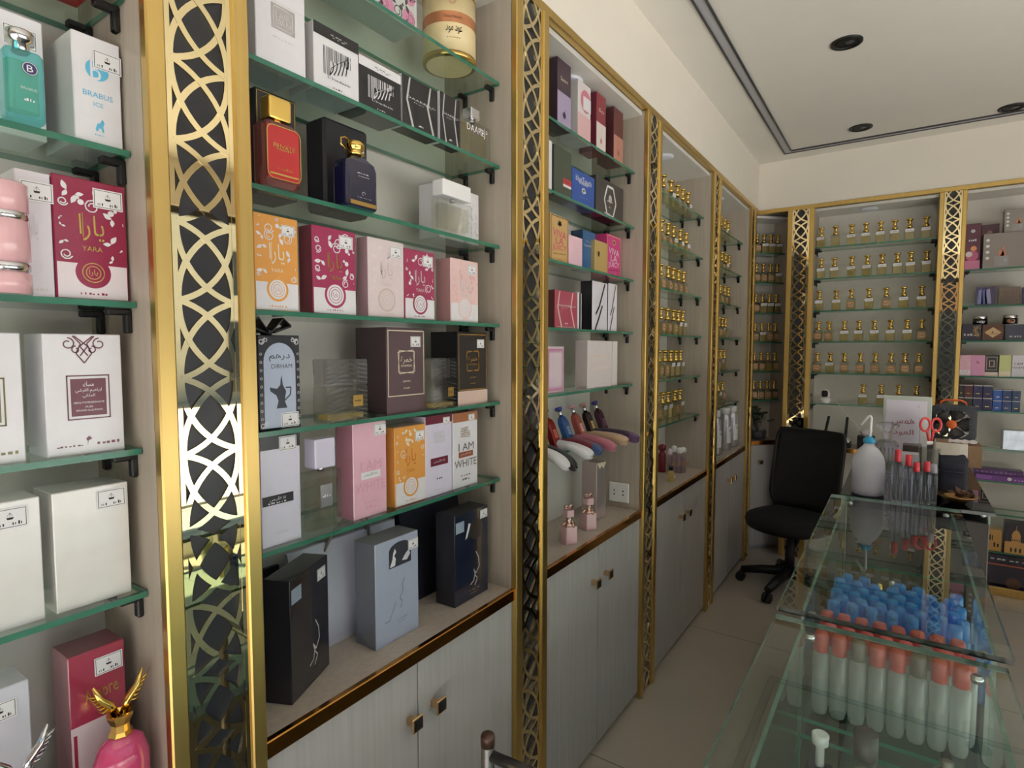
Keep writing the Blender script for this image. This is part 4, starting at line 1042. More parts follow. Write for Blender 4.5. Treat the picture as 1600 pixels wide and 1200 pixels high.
clear_bottle('clear square bottle with a silver cap and white lettering, beside the black striped cartons', 713, 760, 172, Z5, -.955, capw=.3, text='DAAREJ')
clear_bottle('clear etched bottle with a white block cap, in front of the white branch carton', 682, 731, 288, Z4, -.945, dep=.035, capm=WHITE, capw=.9, caph=.30)
clear_bottle('clear flat bottle with a lavender white block cap and silver plate', 475, 527, 684, Z1, -.942, dep=.034, capm=mat('lavender_cap', (206, 202, 226), .25, coat=.4, var=.01), capw=.62, caph=.30, badge=SILV)
# red bottle with gold cap
v = 220; w = lw(402, 462, v, -.935)
t = left_thing('perfume_bottle', 'red enamel bottle with a square gold cap in front of a black carton', 432, v, Z4, -.935)
h = onx(432, 157, -.935)[1] - Z4
block(MB(), [(w * .9, .03, 0), (w, .036, .008), (w, .036, h * .66), (w * .75, .03, h * .72)], thin('rose_bottle_glass', (220, 170, 170), ior=1.5, body=.4, bodycol=(190, 120, 120)), .012).build('glass_body', t)
block(MB(), [(w * .84, .004, h * .08), (w * .84, .004, h * .66)], mat('red_enamel', (190, 32, 40), .3, coat=.4, var=.02), .0019, cy=-.0195).build('red_plate', t)
a = Art(-.022); a.text('PRIVATE', 0, h * .44, w * .55, GOLDP).scrawl(-w * .2, w * .2, h * .40, h * .015, GOLDP, random.Random(3)); a.text(arab('برفيت'), 0, h * .2, w * .4, GOLDP, h * .05); a.rect(-w * .38, h * .12, w * .38, h * .14, GOLDP); q = [(x, z - 0) for x, z in [(p_[0], p_[1] + h * .37) for p_ in rrect(w * .86, h * .58, .012, 4)]]; a.line(q + q[:1], .0016, GOLDP); a.build(t, 'lettering')
MB().lathe([(.012, h * .72), (.009, h * .745), (.011, h * .76)], CAPG, n=16).build('collar', t); block(MB(), [(.044, .026, h * .76), (.046, .028, h * .775), (.046, .028, h * .985), (.044, .026, h)], CAPG, .004).build('cap', t)
# navy bottle
v = 275; w = lw(530, 580, v, -.938)
t = left_thing('perfume_bottle', 'midnight navy bottle with a round gold cap, in front of the matt black carton', 555, v, Z4, -.938)
h = onx(555, 220, -.938)[1] - Z4
block(MB(), [(w * .94, .042, 0), (w, .046, .004), (w, .046, h * .56), (w * .9, .042, h * .66), (w * .5, .03, h * .74), (.02, .02, h * .76)], mat('navy_lacquer', (26, 26, 58), .15, coat=.7, var=.02), .01).build('body', t)
MB().lathe([(.011, h * .76), (.020, h * .80), (.012, h * .83), (.019, h * .87), (.0205, h * .92), (.018, h * .97), (.001, h)], CAPG, n=24).build('cap', t)
MB().tube([(-w * .3, 0, h * .84), (-w * .42, 0, h * .88), (-w * .42, 0, h * .97), (-w * .3, 0, h), (-.012, 0, h * .97)], .0018, CAPG, 6).build('wire_handle', t)
a = Art(-.0235); a.scrawl(-w * .2, w * .2, h * .48, h * .02, GREYP, random.Random(2)); a.scrawl(-w * .15, w * .2, h * .44, h * .012, GREYP, random.Random(3)); a.curl(0, h * .2, w * .06, 0, .001, GREYP, .8); a.scrawl(-w * .2, w * .25, h * .14, h * .008, GREYP, random.Random(5)); a.rect(-w * .4, .004, w * .4, .012, GOLDP); a.build(t, 'lettering')
# two cut-glass bottles
for (u0, u1, vt, lb) in ((500, 565, 561, 'cut-glass block bottle with a gold tag and amber foot, beside the coffee pot carton'), (666, 703, 559, 'cut-glass block bottle with a bronze tag between the plum and black cartons')):
    x = -.945; v = (vt + 635) / 2; w = lw(u0, u1, v, x); h = onx((u0 + u1) / 2, vt, x)[1] - Z2
    t = left_thing('cut_glass_bottle', lb, (u0 + u1) / 2, v, Z2, x)
    block(MB(), [(w, .04, 0), (w, .044, .003), (w, .044, h * .56), (w * .94, .04, h * .58)], SOLIDG, .004).build('glass_body', t)
    m = MB()
    for k in range(7):
        for s in (-1, 1): m.tube([(s * w * .48, -.0225, h * (.02 + .075 * k)), (s * w * .03, -.0225, h * (.09 + .075 * k))], .0018, CRYST, 5)
    m.build('cut_ridges', t)
    block(MB(), [(w * .86, .032, .006), (w * .86, .032, h * .13)], AMBER, .003).build('perfume_oil', t)
    block(MB(), [(w * .98, .042, h * .585), (w, .044, h * .60), (w, .044, h * .985), (w * .97, .04, h)], CRYST, .004).build('glass_cap', t)
    m = MB()
    for k in range(5):
        for s in (-1, 1): m.tube([(s * w * .48, -.0225, h * (.62 + .07 * k)), (s * w * .03, -.0225, h * (.68 + .07 * k))], .0018, CRYST, 5)
    m.build('cap_ridges', t)
    a = Art(-.0245); a.rect(w * .10, h * .24, w * .34, h * .42, GOLDP).up(); a.scrawl(w * .14, w * .3, h * .32, h * .03, INK, random.Random(3), 3); a.build(t, 'metal_tag')
# leaning coloured bottles and socks
def leaning(u0, v0, u1, v1, cl, bot, capc, lab, label):
    y = onx(u1, v1, -1.0)[0]
    t = thing('leaning_perfume_bottle', label, 'bottle', (-1.003, y, 1.137 + .014), (radians(-22), 0, R90), 'coloured bottles leaning on the back panel')
    body = thin('bottle_' + label.split()[0], cl, ior=1.5, body=.55, bodycol=cl)
    block(MB(), [(.040, .022, -.006), (.044, .026, 0), (.044, .026, .082), (.034, .022, .098), (.018, .018, .104)], body, .006).build('glass_body', t)
    block(MB(), [(.036, .018, .006), (.036, .018, .045)], mat('base_' + label.split()[0], bot, .4, var=.05), .004).build('liquid', t)
    MB().lathe([(.0085, .104), (.0085, .130)], CHROME, n=14).build('neck', t)
    MB().lathe([(.013, .128), (.0145, .130), (.0145, .138), (.012, .140), (.001, .140)], mat('capc_%d_%d_%d' % capc, capc, .3, var=.02), n=18).build('cap', t)
    a = Art(-.0135); a.frame(-.011, .030, .011, .062, .0015, lab).rect(-.011, .030, .011, .062, lab).up(); a.scrawl(-.007, .007, .05, .005, bot and mat('base_' + label.split()[0]), random.Random(3), 3); a.scrawl(-.007, .007, .04, .005, mat('base_' + label.split()[0]), random.Random(4), 3); a.build(t, 'label')
leaning(857, 625, 871, 688, (196, 52, 52), (120, 28, 40), (150, 40, 50), col(214, 100, 80), 'red glass bottle leaning back, leftmost of the five')
leaning(875, 622, 892, 684, (60, 130, 206), (24, 40, 90), (60, 60, 150), col(120, 150, 200), 'blue glass bottle with a blue cap, leaning back')
leaning(892, 620, 912, 679, (214, 120, 116), (190, 36, 60), (226, 170, 180), col(236, 170, 180), 'pink glass bottle with a pink label, leaning back')
leaning(911, 618, 929, 674, (70, 50, 46), (44, 30, 30), (206, 160, 150), col(206, 176, 110), 'dark brown glass bottle with a gold label, leaning back')
leaning(926, 618, 947, 667, (110, 36, 76), (34, 22, 40), (64, 60, 150), col(110, 70, 110), 'purple glass bottle with a violet blue cap, leaning back')
def sock(u, v, c, c2, label, L=.15, dy=.02, dz=-.02, z=1.142, x0=-1.03, bend=0, r=.024):
    y = onx(u, v, -.98)[0]
    b = MB(); rings = []
    n = 12
    for k in range(n + 1):
        q = k / n; x = x0 + L * (1 - (1 - q) ** 1.25) * .9; yy = y + dy * q ** 1.5 + bend * sin(q * pi / 2) ** 2; zz = z + r * .74 + dz * q ** 2 + (.006 * sin(q * 5))
        s = (1, 1.02, 1, .93, .9, .95, 1.02, 1.1, 1.16, 1.2, 1.15, .95, .4)[k]
        rings.append([(x + .004 * sin(3 * a_ * pi / 8), yy + r * s * cos(a_ * pi / 8), zz + r * .72 * s * sin(a_ * pi / 8)) for a_ in range(16)])
    for k in range(n):
        b.loft([rings[k], rings[k + 1]], c2 if k >= n - 3 and c2 else c, True, False)
    b.add(rings[0], [tuple(reversed(range(16)))], c); b.add(rings[-1], [tuple(range(16))], c2 or c)
    return tag(b.build('sock'), label, 'sock', 'socks on the glass ledge')
KN = lambda n, c=(200, 200, 200): mat('knit_' + n, c, .95, var=.12, scale=300, bump=.4, sheen=.3)
sock(862, 722, KN('black', (26, 26, 30)), None, 'black sock drooping over the ledge, below the white ones', L=.18, dz=-.055, z=1.1375, x0=-1.06)
sock(848, 700, KN('white', (230, 230, 234)), None, 'white sock at the left end of the ledge', L=.15, dz=-.04, z=1.1375)
sock(880, 697, KN('white'), None, 'cream white sock with a rounded toe, right of the black one', L=.17, dz=-.02, z=1.1375)
sock(898, 694, KN('maroon', (120, 44, 62)), KN('denim', (62, 84, 130)), 'maroon sock with a blue toe, in front of the blue bottle', L=.165, dz=-.02, z=1.1375)
sock(917, 688, KN('rose', (186, 110, 130)), None, 'dusty pink sock in front of the pink bottle', L=.175, dz=-.02, z=1.1375)
sock(934, 681, KN('beige', (196, 166, 136)), None, 'beige sock in front of the dark brown bottle', L=.185, dz=-.005, z=1.1375)
sock(951, 676, KN('plum', (60, 40, 66)), KN('violet', (104, 70, 110)), 'dark purple sock with a violet toe, rightmost', L=.19, dz=-.01, z=1.1375)
# bow bottles and cartons on the sock cabinet counter
for (u, v, lb) in ((888, 848, 'pink square bottle with a rose gold bow cap, the nearer of the two'), (919, 826, 'pink square bottle with a rose gold bow cap, the farther of the two')):
    x, y = onz(u, v, ZCT)
    t = thing('bow_bottle', lb, 'bottle', (x, y, ZCT), radians(62), 'pink bow bottles')
    block(MB(), [(.044, .044, 0), (.046, .046, .002), (.046, .046, .060), (.044, .044, .062)], mat('pink_lacquer', (226, 186, 194), .2, coat=.6, var=.02), .004).build('body', t)
    m = MB().lathe([(.022, .062), (.02, .068), (.013, .072), (.010, .080), (.012, .090), (.010, .094)], ROSEG, n=16)
    for k in range(6): m.tube([(.012 * cos(k), .012 * sin(k), .074), (.022 * cos(k), .022 * sin(k), .066), (.024 * cos(k), .024 * sin(k), .058)], [.005, .005, .002], ROSEG, 6)
    m.build('drip_collar', t)
    block(MB(), [(.028, .028, .094), (.030, .030, .096), (.030, .030, .116), (.028, .028, .118)], mat('pink_lacquer'), .003).build('cap', t)
    m = MB()
    for s in (-1, 1): m.tube([(0, 0, .122), (s * .008, 0, .132), (s * .017, 0, .130), (s * .016, 0, .122), (0, 0, .121)], [.004, .005, .005, .004, .003], ROSEG, 8)
    m.build('bow', t)
x, y = onz(936, 812, ZCT)
carton('silver pink foil carton with a pointed flap, below the wall socket', (x - .012, y, ZCT), .062, .075, onx(927, 728, x)[1] - ZCT, mat('foil_pink', (214, 196, 198), .22, .6, var=.06, scale=20), rot=radians(78), side=col(196, 178, 178), art=lambda a, w, h: a.poly([(w * .04, h * .99), (w * .96, h * .99), (w * .72, h * .88), (w * .5, h * .93), (w * .3, h * .88)], CREAM))
x, y = onz(870, 868, ZCT)
t = carton('open pale pink carton with clear film flaps, behind the left lattice pillar', (-.98, 1.535, ZCT), .075, .06, .19, col(222, 196, 200, .3, .6), rot=R90)
FILM = thin('clear_film', (225, 228, 232), ior=1.4, body=.1, bodycol=(225, 225, 230))
MB().add([(.0, 0, .19), (.075, 0, .19), (.085, -.03, .235), (-.01, -.03, .235)], [(0, 1, 2, 3)], FILM).add([(.075, 0, .19), (.075, .06, .19), (.11, .05, .24), (.11, .0, .24)], [(0, 1, 2, 3)], FILM).build('film_flap', t)
# small things on the counter of the next cabinet
RED = mat('dark_red_plastic', (128, 26, 40), .3, coat=.3, var=.03)
def small_ball(u, v, h, body, ball, label, lab=True, r=.016):
    x, y = onz(u, v, ZCT)
    t = thing('roll_on_bottle', label, 'bottle', (x, y, ZCT), R90, 'roll-on bottles')
    MB().lathe([(r * .95, 0), (r, .003), (r, h * .62), (r * .6, h * .72), (r * .55, h * .76)], body, n=18).build('body', t)
    MB().lathe([(r * .6, h * .74), (r * .95, h * .80), (r * 1.05, h * .88), (r * .85, h * .96), (.001, h)], ball, n=18).build('ball_cap', t)
    if lab:
        a = Art(-r - .001); a.disc(0, h * .36, r * .8, col(222, 150, 80)).up(); a.scrawl(-r * .4, r * .4, h * .34, h * .05, INK, random.Random(3), 3); a.build(t, 'label')
small_ball(1034, 737, .155, RED, RED, 'dark red bottle on the counter, leftmost of the small bottles', False, .022)
for k, (u, v) in enumerate(((1046, 741), (1053, 738), (1061, 739), (1067, 738))):
    small_ball(u, v, .15 if k in (1,) else .142, thin('pinkish_clear', (232, 220, 226), ior=1.4, body=.2, bodycol=(225, 205, 215)), WHITE if k > 0 else col(236, 214, 226), 'clear roll-on bottle with orange label, %s right of the dark red bottle' % ('first', 'second', 'third', 'fourth and farthest')[k])
x, y = onz(1048, 752, ZCT)
t = thing('oil_vial', 'small amber vial with a black cap at the front of the counter', 'bottle', (x, y, ZCT), R90)
MB().lathe([(.016, 0), (.017, .002), (.017, .05), (.01, .056), (.01, .06)], AMBER, n=18).build('glass_body', t); MB().lathe([(.0125, .058), (.0125, .078), (.011, .08)], BLACK, n=18).build('cap', t)
a = Art(-.0178); a.disc(.004, .025, .008, STICK); a.build(t, 'label')
# aluminium bottles
ALU = mat('brushed_aluminium', (200, 198, 210), .3, .75, var=.04)
for k, (u, v, h) in enumerate(((1126, 711, .285), (1139, 704, .285), (1148, 700, .285))):
    x, y = onz(u, v, ZCT)
    t = thing('aluminium_bottle', 'tall brushed aluminium bottle with a white label and cap, %s' % ('nearest of the three', 'middle one of the three', 'farthest of the three')[k], 'bottle', (x - .04, y + .03 * (k > 0) + .035 * (k == 2), ZCT), R90, 'tall aluminium bottles')
    MB().lathe([(.040, 0), (.042, .003), (.042, .205), (.036, .228), (.026, .24), (.026, .246)], ALU, n=28).build('body', t)
    MB().lathe([(.031, .243), (.033, .245), (.033, .28), (.03, .284), (.001, .284)], WHITE, n=28).build('cap', t)
    a = Art(0); a.rect(-.04, .05, .045, .16, STICK).up(); a.text('SeluZ', -.006, .135, .034, INK, .014); a.leaf(.018, .105, .012, .005, .7, INK); a.scrawl(-.025, .03, .09, .003, GREYP, random.Random(3)); a.scrawl(-.025, .02, .08, .003, GREYP, random.Random(4))
    # sheet wraps round the body
    b = MB()
    for i in range(8):
        t0, t1 = -.95 + i * .2375, -.95 + (i + 1) * .2375
        b.add([(.0426 * sin(t0), -.0426 * cos(t0), .05), (.0426 * sin(t1), -.0426 * cos(t1), .05), (.0426 * sin(t1), -.0426 * cos(t1), .16), (.0426 * sin(t0), -.0426 * cos(t0), .16)], [(0, 1, 2, 3)], STICK, True)
    b.build('label', t)
    a = Art(0); a.k = 3; a.text('SeluZ', -.006, .135, .034, INK, .014); a.leaf(.018, .105, .012, .005, .7, INK); a.scrawl(-.025, .03, .09, .003, GREYP, random.Random(3)); a.scrawl(-.025, .02, .08, .003, GREYP, random.Random(4)); wrap(a, .0427, 'label_print', t)
x, y = onz(1121, 727, ZCT)
t = thing('spray_bottle', 'tiny clear spray bottle in front of the aluminium bottles', 'bottle', (x - .02, max(y, 3.5), ZCT), R90)
MB().lathe([(.012, 0), (.013, .002), (.013, .05), (.007, .058)], VESSEL, n=16).build('glass_body', t); MB().lathe([(.008, .056), (.008, .085), (.006, .087)], WHITE, n=14).build('cap', t)
# potted plant in the corner cabinet
pc = CA + dv * (CW * .42) + nv * .085
t = thing('potted_plant', 'leafy dark green plant in a cut-glass pot in the corner cabinet', 'plant', (pc.x, pc.y, .8205), pi / 4)
MB().lathe([(.045, 0), (.06, .004), (.066, .04), (.062, .07), (.060, .07), (.056, .012)], CRYST, n=20, sm=False).build('glass_pot', t)
MB().lathe([(.054, .014), (.058, .055), (.001, .056)], mat('pebbles', (120, 118, 116), .7, var=.4, scale=120), n=16).build('pebble_fill', t)
r = random.Random(3); m = MB(); GRN = mat('leaf_green', (44, 62, 44), .45, var=.25, scale=30); STM = mat('stem_brown', (70, 66, 48), .7, var=.1)
st_ = MB()
for k in range(7):
    a_ = r.uniform(0, 6.28); tip = Vector((.05 * cos(a_) + r.uniform(-.02, .02), .035 * sin(a_) - .01, .16 + r.uniform(0, .07)))
    st_.tube([(0, 0, .05), tuple(tip * .5 + Vector((0, 0, .02))), tuple(tip)], .0022, STM, 5)
    for q in range(6):
        c = tip + Vector((r.uniform(-.035, .035), r.uniform(-.03, .02), r.uniform(-.05, .02))); d_ = Vector((r.uniform(-1, 1), r.uniform(-1, .2), r.uniform(-.4, .5))).normalized(); s_ = d_.orthogonal().normalized(); L = r.uniform(.03, .05); W_ = L * .32
        nrm = d_.cross(s_)
        pts = [c, c + d_ * L * .35 + s_ * W_, c + d_ * L * .7 + s_ * W_ * .7, c + d_ * L, c + d_ * L * .7 - s_ * W_ * .7, c + d_ * L * .35 - s_ * W_]
        m.add([tuple(p_ + nrm * (.004 if i in (0, 3) else 0)) for i, p_ in enumerate(pts)] + [tuple(p_ - nrm * .0012) for p_ in pts], [(0, 1, 2, 3), (0, 3, 4, 5), (9, 8, 7, 6), (11, 10, 9, 6), (0, 6, 7, 1), (1, 7, 8, 2), (2, 8, 9, 3), (3, 9, 10, 4), (4, 10, 11, 5), (5, 11, 6, 0)], GRN)
st_.build('stem', t); m.build('foliage', t)
# ================================================================== BACK WALL: RIGHT-HAND CABINET AND DESK
def on_back(u0, u1, vt, z, Y=4.56, d=.08):
    v = (vt + proj(ony(u0, vt, Y)[0], Y, z)[1]) / 2
    x0, x1 = ony(u0, v, Y)[0], ony(u1, v, Y)[0]
    return Vector((x0, Y, z)), x1 - x0, d, ony(u0, vt, Y)[1] - z
def bcarton(label, u0, u1, vt, z, c, Y=4.56, d=.08, **k):
    p, w, d, h = on_back(u0, u1, vt, z, Y, d)
    return carton(label, p, w, d, h, c, rot=0, **k)
Z9, Z8, Z7, Z6_, Z5_, Z4_, Z3_, Z2_, Z1_ = ZRB[::-1]
def plum(a, w, h):
    a.rect(0, 0, w, h * .2, col(206, 120, 160)).up(); a.disc(w * .5, h * .3, w * .4, col(190, 90, 130), 16).up(); a.disc(w * .3, h * .34, w * .22, col(220, 214, 212), 12); a.disc(w * .58, h * .46, w * .2, col(226, 150, 96), 12)
    a.disc(w * .5, h * .84, w * .14, GREYP, 14); a.scrawl(w * .25, w * .75, h * .62, h * .06, WB, random.Random(3), 4)
bcarton('plum carton with an orange flower picture, left on the top shelf', 1507, 1532, 351, Z9, col(92, 34, 58), art=plum)
bcarton('plain plum carton behind the grey diffuser cartons', 1533, 1560, 352, Z9, col(86, 36, 60), Y=4.642, art=lambda a, w, h: a.disc(w * .45, h * .82, w * .16, col(170, 120, 120), 12))
def flame(a, w, h):
    a.rect(w * .28, h * .06, w * .62, h * .34, col(150, 148, 150)).up(); a.poly([(w * .36, h * .34), (w * .40, h * .55), (w * .45, h * .48), (w * .49, h * .66), (w * .53, h * .5), (w * .56, h * .34)], col(206, 134, 104)); a.poly([(w * .42, h * .34), (w * .48, h * .52), (w * .52, h * .34)], col(230, 170, 120))
    for k in range(4): a.disc(w * .11, h * (.30 + .17 * k), w * .045, col(226, 226, 226), 14)
    a.line([(w * .54, h * .18), (w * .54, h * .26)], .002, WB)
bcarton('grey carton picturing a flame lamp, standing on the top shelf', 1536, 1602, 366, Z9, col(142, 132, 128), Y=4.555, art=flame)
p, w, d, h = on_back(1536, 1602, 366, Z9, 4.555)
q = on_back(1570, 1600, 312, Z9 + h, 4.565)[0]
carton('grey flame lamp carton stacked on top of another one', (q.x, 4.565, Z9 + h + .0005), .14, .08, .135, col(146, 138, 132), rot=0, art=flame)
def holo(a, w, h):
    for k, c in enumerate(((120, 130, 180), (90, 100, 160), (150, 150, 190))): a.poly([(w * (.1 + .2 * k), h * .1), (w * (.4 + .2 * k), h * .1), (w * (.3 + .2 * k), h * .9), (w * (.15 + .15 * k), h * .8)], col(*c))
bcarton('dark blue shiny carton, left of the two small square cartons', 1524, 1556, 449, Z8, col(74, 70, 104, .15, .8), Y=4.57, art=holo)
bcarton('brown speckled small square carton beside the dark blue shiny one', 1561, 1594, 449, Z8, col(120, 104, 96, .2, .7), Y=4.57, art=lambda a, w, h: a.florals(0.001, .001, w - .001, h * .85, col(70, 58, 60), random.Random(2), None, .012))
bcarton('dark blue carton cut by the right edge of the photo', 1597, 1612, 449, Z8, col(70, 62, 100, .15, .8), Y=4.57)
def diamond(a, w, h):
    q = [(w * .1, h * .5), (w * .5, h * .82), (w * .9, h * .5), (w * .5, h * .18)]; a.poly(q, col(206, 170, 130)).up(); a.line(q + q[:1], .0015, GOLDP); a.leaf(w * .46, h * .44, w * .16, w * .05, 1.2, col(60, 90, 60)); a.scrawl(w * .3, w * .7, h * .4, h * .05, INK, random.Random(3), 5)
for (u0, u1, c, art, lb) in ((1503, 1533, (44, 42, 62), lambda a, w, h: (a.florals(w * .55, h * .2, w - .001, h * .95, GOLDP, random.Random(2), None, .014), a.scrawl(w * .1, w * .6, h * .3, h * .2, GREYP, random.Random(3), 3)), 'dark navy carton with gold flowers under the white-print jar'),
                             (1535, 1568, (96, 62, 46), diamond, 'brown carton with a pale diamond label between two dark ones'), (1570, 1604, (66, 70, 88), lambda a, w, h: a.scrawl(w * .2, w * .8, h * .2, h * .12, GREYP, random.Random(6), 5), 'slate blue carton under the amber label jar')):
    bcarton(lb, u0, u1, 507, Z7, col(*c), Y=4.56, art=art)
zt = on_back(1535, 1568, 507, Z7, 4.56)[3] + Z7
for (u, lb, lab) in ((1532, 'black cream jar with a silver lid and white print', 'w'), (1579, 'black cream jar with a silver lid and amber label', 'a')):
    x = ony(u, 495, 4.60)[0]
    t = thing('cream_jar', lb, 'jar', (x, 4.60, zt + .0005), 0, 'cream jars')
    MB().lathe([(.034, 0), (.037, .004), (.037, .03), (.034, .035)], mat('dark_jar_glass', (28, 20, 24), .1, coat=.6, var=.02), n=24).build('jar_body', t); MB().lathe([(.036, .035), (.0375, .037), (.0375, .05), (.036, .052), (.001, .052)], CHROME, n=24).build('lid', t)
    a = Art(0); a.k = 4
    if lab == 'a': a.disc(0, .018, .02, col(170, 110, 70), 20, .013)
    else: a.scrawl(-.02, .02, .012, .012, WB, random.Random(3), 5)
    wrap(a, .0375, 'label', t)
for k, (u0, u1, c, lb, art) in enumerate(((1499, 1517, (232, 178, 198), 'small pink floral carton with a white foot, left on its shelf', yara(PINK, WB, WB, col(226, 160, 186), WB, GREYP, 4)), (1517, 1539, (222, 158, 196), 'plain pink carton beside the pink floral one', lambda a, w, h: a.scrawl(w * .4, w * .6, h * .6, h * .2, MAG, random.Random(3), 2)),
        (1539, 1560, (44, 38, 44), 'black carton with nested pale squares between pink and lime cartons', lambda a, w, h: (a.rect(0, 0, w, h * .2, col(226, 206, 196)), a.frame(w * .1, h * .3, w * .9, h * .92, w * .03, CREAM), a.frame(w * .3, h * .45, w * .7, h * .75, w * .05, CREAM))),
        (1561, 1580, (206, 214, 150), 'lime green carton right of the black one', lambda a, w, h: a.rect(0, 0, w, h * .25, CREAM)), (1581, 1602, (220, 218, 228), 'white carton with dark lettering at the right edge, beside the lime one', lambda a, w, h: (a.text('I AM', w * .5, h * .6, w * .6, INKB), a.text('WHITE', w * .5, h * .42, w * .9, INKB)))) ):
    bcarton(lb, u0, u1, 555, Z6_, col(*c), Y=4.56, d=.06, art=art)
# two rows of small boxes
cs = [((26, 24, 26), 'black'), ((84, 34, 44), 'maroon'), ((34, 38, 86), 'navy'), ((36, 40, 82), 'navy'), ((38, 92, 180), 'bright blue'), ((44, 70, 124), 'steel blue'), ((44, 74, 112), 'blue grey')]
us = [1497.5, 1506, 1520, 1535, 1551, 1566, 1581, 1595]
for k in range(7):
    p, w, d, h = on_back(us[k], us[k + 1] - .8, 623, Z5_, 4.555)
    hh = .078 if k < 4 else .066
    for lv in (0, 1):
        c = cs[k][0] if not (k == 1 and lv == 0) else (40, 36, 34)
        nm = cs[k][1] if not (k == 1 and lv == 0) else 'charcoal'
        art = (lambda a, w, h: (a.scrawl(w * .3, w * .7, h * .3, h * .1, GOLDP, random.Random(3), 3), a.rect(0, h * .93, w, h, GREYP)))
        carton('small %s carton, %s row, %s stack from the lattice pillar' % (nm, 'upper' if lv else 'lower', ('first', 'second', 'third', 'fourth', 'fifth', 'sixth', 'seventh')[k]), (p.x, 4.555, Z5_ + lv * (hh + .0006)), w, .06, hh, col(*c), rot=0, art=art, group='small cartons stacked in two rows', b=.0008)
# folded cloth and iridescent carton
x0 = ony(1502, 690, 4.57)[0]
m = MB(); r = random.Random(4)
for k in range(4):
    z = Z4_ + .002 + k * .012; dx = r.uniform(-.02, .02)
    pts = [(x0 + dx + i * .03, z + .004 * sin(i * 1.3 + k) + .006 * (i / 8) * (k - 1)) for i in range(9)]
    m.prism([(x, z_) for x, z_ in pts] + [(x, z_ + .010) for x, z_ in reversed(pts)], 4.56, 4.68, mat('dark_navy_cloth', (40, 38, 62), .8, var=.25, scale=40))
tag(m.build('folded_cloth'), 'crumpled dark navy cloth lying on the shelf right of the fan', 'cloth')
bcarton('iridescent silver carton on the shelf right of the fan', 1567, 1602, 672, Z4_, mat('holo_foil', (186, 194, 206), .2, .5, var=.25, scale=25), Y=4.56)
def lilac(a, w, h):
    a.rect(w * .02, h * .2, w * .3, h * .8, col(150, 90, 180)); a.disc(w * .62, h * .5, h * .3, WB, 14); a.scrawl(w * .7, w * .95, h * .3, h * .3, col(200, 160, 220), random.Random(3), 4)
p, w, d, h = on_back(1524, 1612, 737, Z3_, 4.55)
carton('flat bright purple carton lying on the shelf below the cloth', (p.x, 4.55, Z3_), w, .10, .036, col(116, 56, 150), rot=0, art=lilac)
carton('flat dark purple carton lying on top of the bright purple one', (p.x - .008, 4.562, Z3_ + .0366), w * .9, .09, .032, col(76, 36, 100), rot=0, art=lambda a, w, h: a.scrawl(w * .05, w * .9, h * .3, h * .4, col(140, 90, 160), random.Random(7), 9))
def mosque(a, w, h):
    g = col(214, 164, 96)
    a.rect(0, 0, w, h * .38, g); a.rect(w * .3, h * .38, w * .7, h * .5, g)
    a.poly([(w * .32, h * .5), (w * .68, h * .5), (w * .7, h * .6), (w * .62, h * .72), (w * .5, h * .78), (w * .38, h * .72), (w * .3, h * .6)], g); a.line([(w * .5, h * .78), (w * .5, h * .9)], w * .02, g)
    a.up()
    for k in range(5): a.disc(w * (.34 + .08 * k), h * .44, w * .02, INKB, 8, h * .04)
    for k in (.3, .5, .7): a.disc(w * k, h * .12, w * .05, INKB, 10, h * .08)
bcarton('tan carton with black cut-out lettering, partly behind the counter', 1540, 1565, 826, Z1_, col(206, 160, 90), Y=4.55, art=lambda a, w, h: (a.scrawl(w * .1, w * .5, h * .5, h * .3, INKB, random.Random(2), 3), a.scrawl(w * .5, w * .9, h * .2, h * .3, INKB, random.Random(3), 2)))
bcarton('black carton with a golden mosque silhouette', 1570, 1606, 815, Z1_, col(50, 48, 58), Y=4.55, art=mosque)
p, w, d, h = on_back(1536, 1625, 884, .052, 4.54)
carton('wide film-wrapped dark blue carton on the cabinet floor with a copper stripe', (p.x, 4.54, .0), w, .14, .24, col(30, 34, 56, .2, .8), rot=0, art=lambda a, w, h: (a.rect(0, h * .72, w, h * .76, col(170, 90, 66)), a.disc(w * .55, h * .3, w * .14, col(90, 62, 52), 16), a.scrawl(w * .1, w * .9, h * .86, h * .04, GREYP, random.Random(5))))
# ---- things on the back cabinet's lowest shelf and desk
x, z = ony(1289, 628, 4.575)
t = thing('security_camera', 'small white dome camera with a black face on the lowest back shelf', 'camera', (x, 4.575, ZBK[0]))
MB().lathe([(.034, 0), (.036, .003), (.036, .03), (.032, .036), (.028, .038)], WHITE, n=28).build('base', t)
MB().lathe([(.026, .038), (.030, .046), (.031, .066), (.026, .084), (.014, .094), (.001, .096)], WHITE, n=28, sx=.95).build('head', t)
MB().prism([(q.x, q.y) for q in [Vector((p_[0], p_[1] + .067)) for p_ in rrect(.038, .044, .010, 4)]], -.033, -.022, BLACK, 'y').build('lens_face', t)
x = ony(1264, 620, 4.57)[0]
t = thing('glass_jar', 'tiny clear jar with a black cap and white label, left of the dome camera', 'jar', (x, 4.57, ZBK[0]))
MB().lathe([(.016, 0), (.017, .002), (.017, .04), (.012, .046)], VESSEL, n=18).build('glass_body', t); MB().lathe([(.016, .046), (.0165, .047), (.0165, .06), (.015, .062)], BLACK, n=18).build('cap', t)
a = Art(0); a.k = 4; a.rect(-.012, .012, .012, .026, STICK); wrap(a, .0172, 'label', t)
ZD = .8205
t = thing('internet_router', 'black router with a white front and two upright antennas on the back counter', 'router', (-.37, 4.585, ZD))
block(MB(), [(.20, .12, 0), (.20, .12, .03), (.19, .11, .034)], BLACK, .008).build('housing', t)
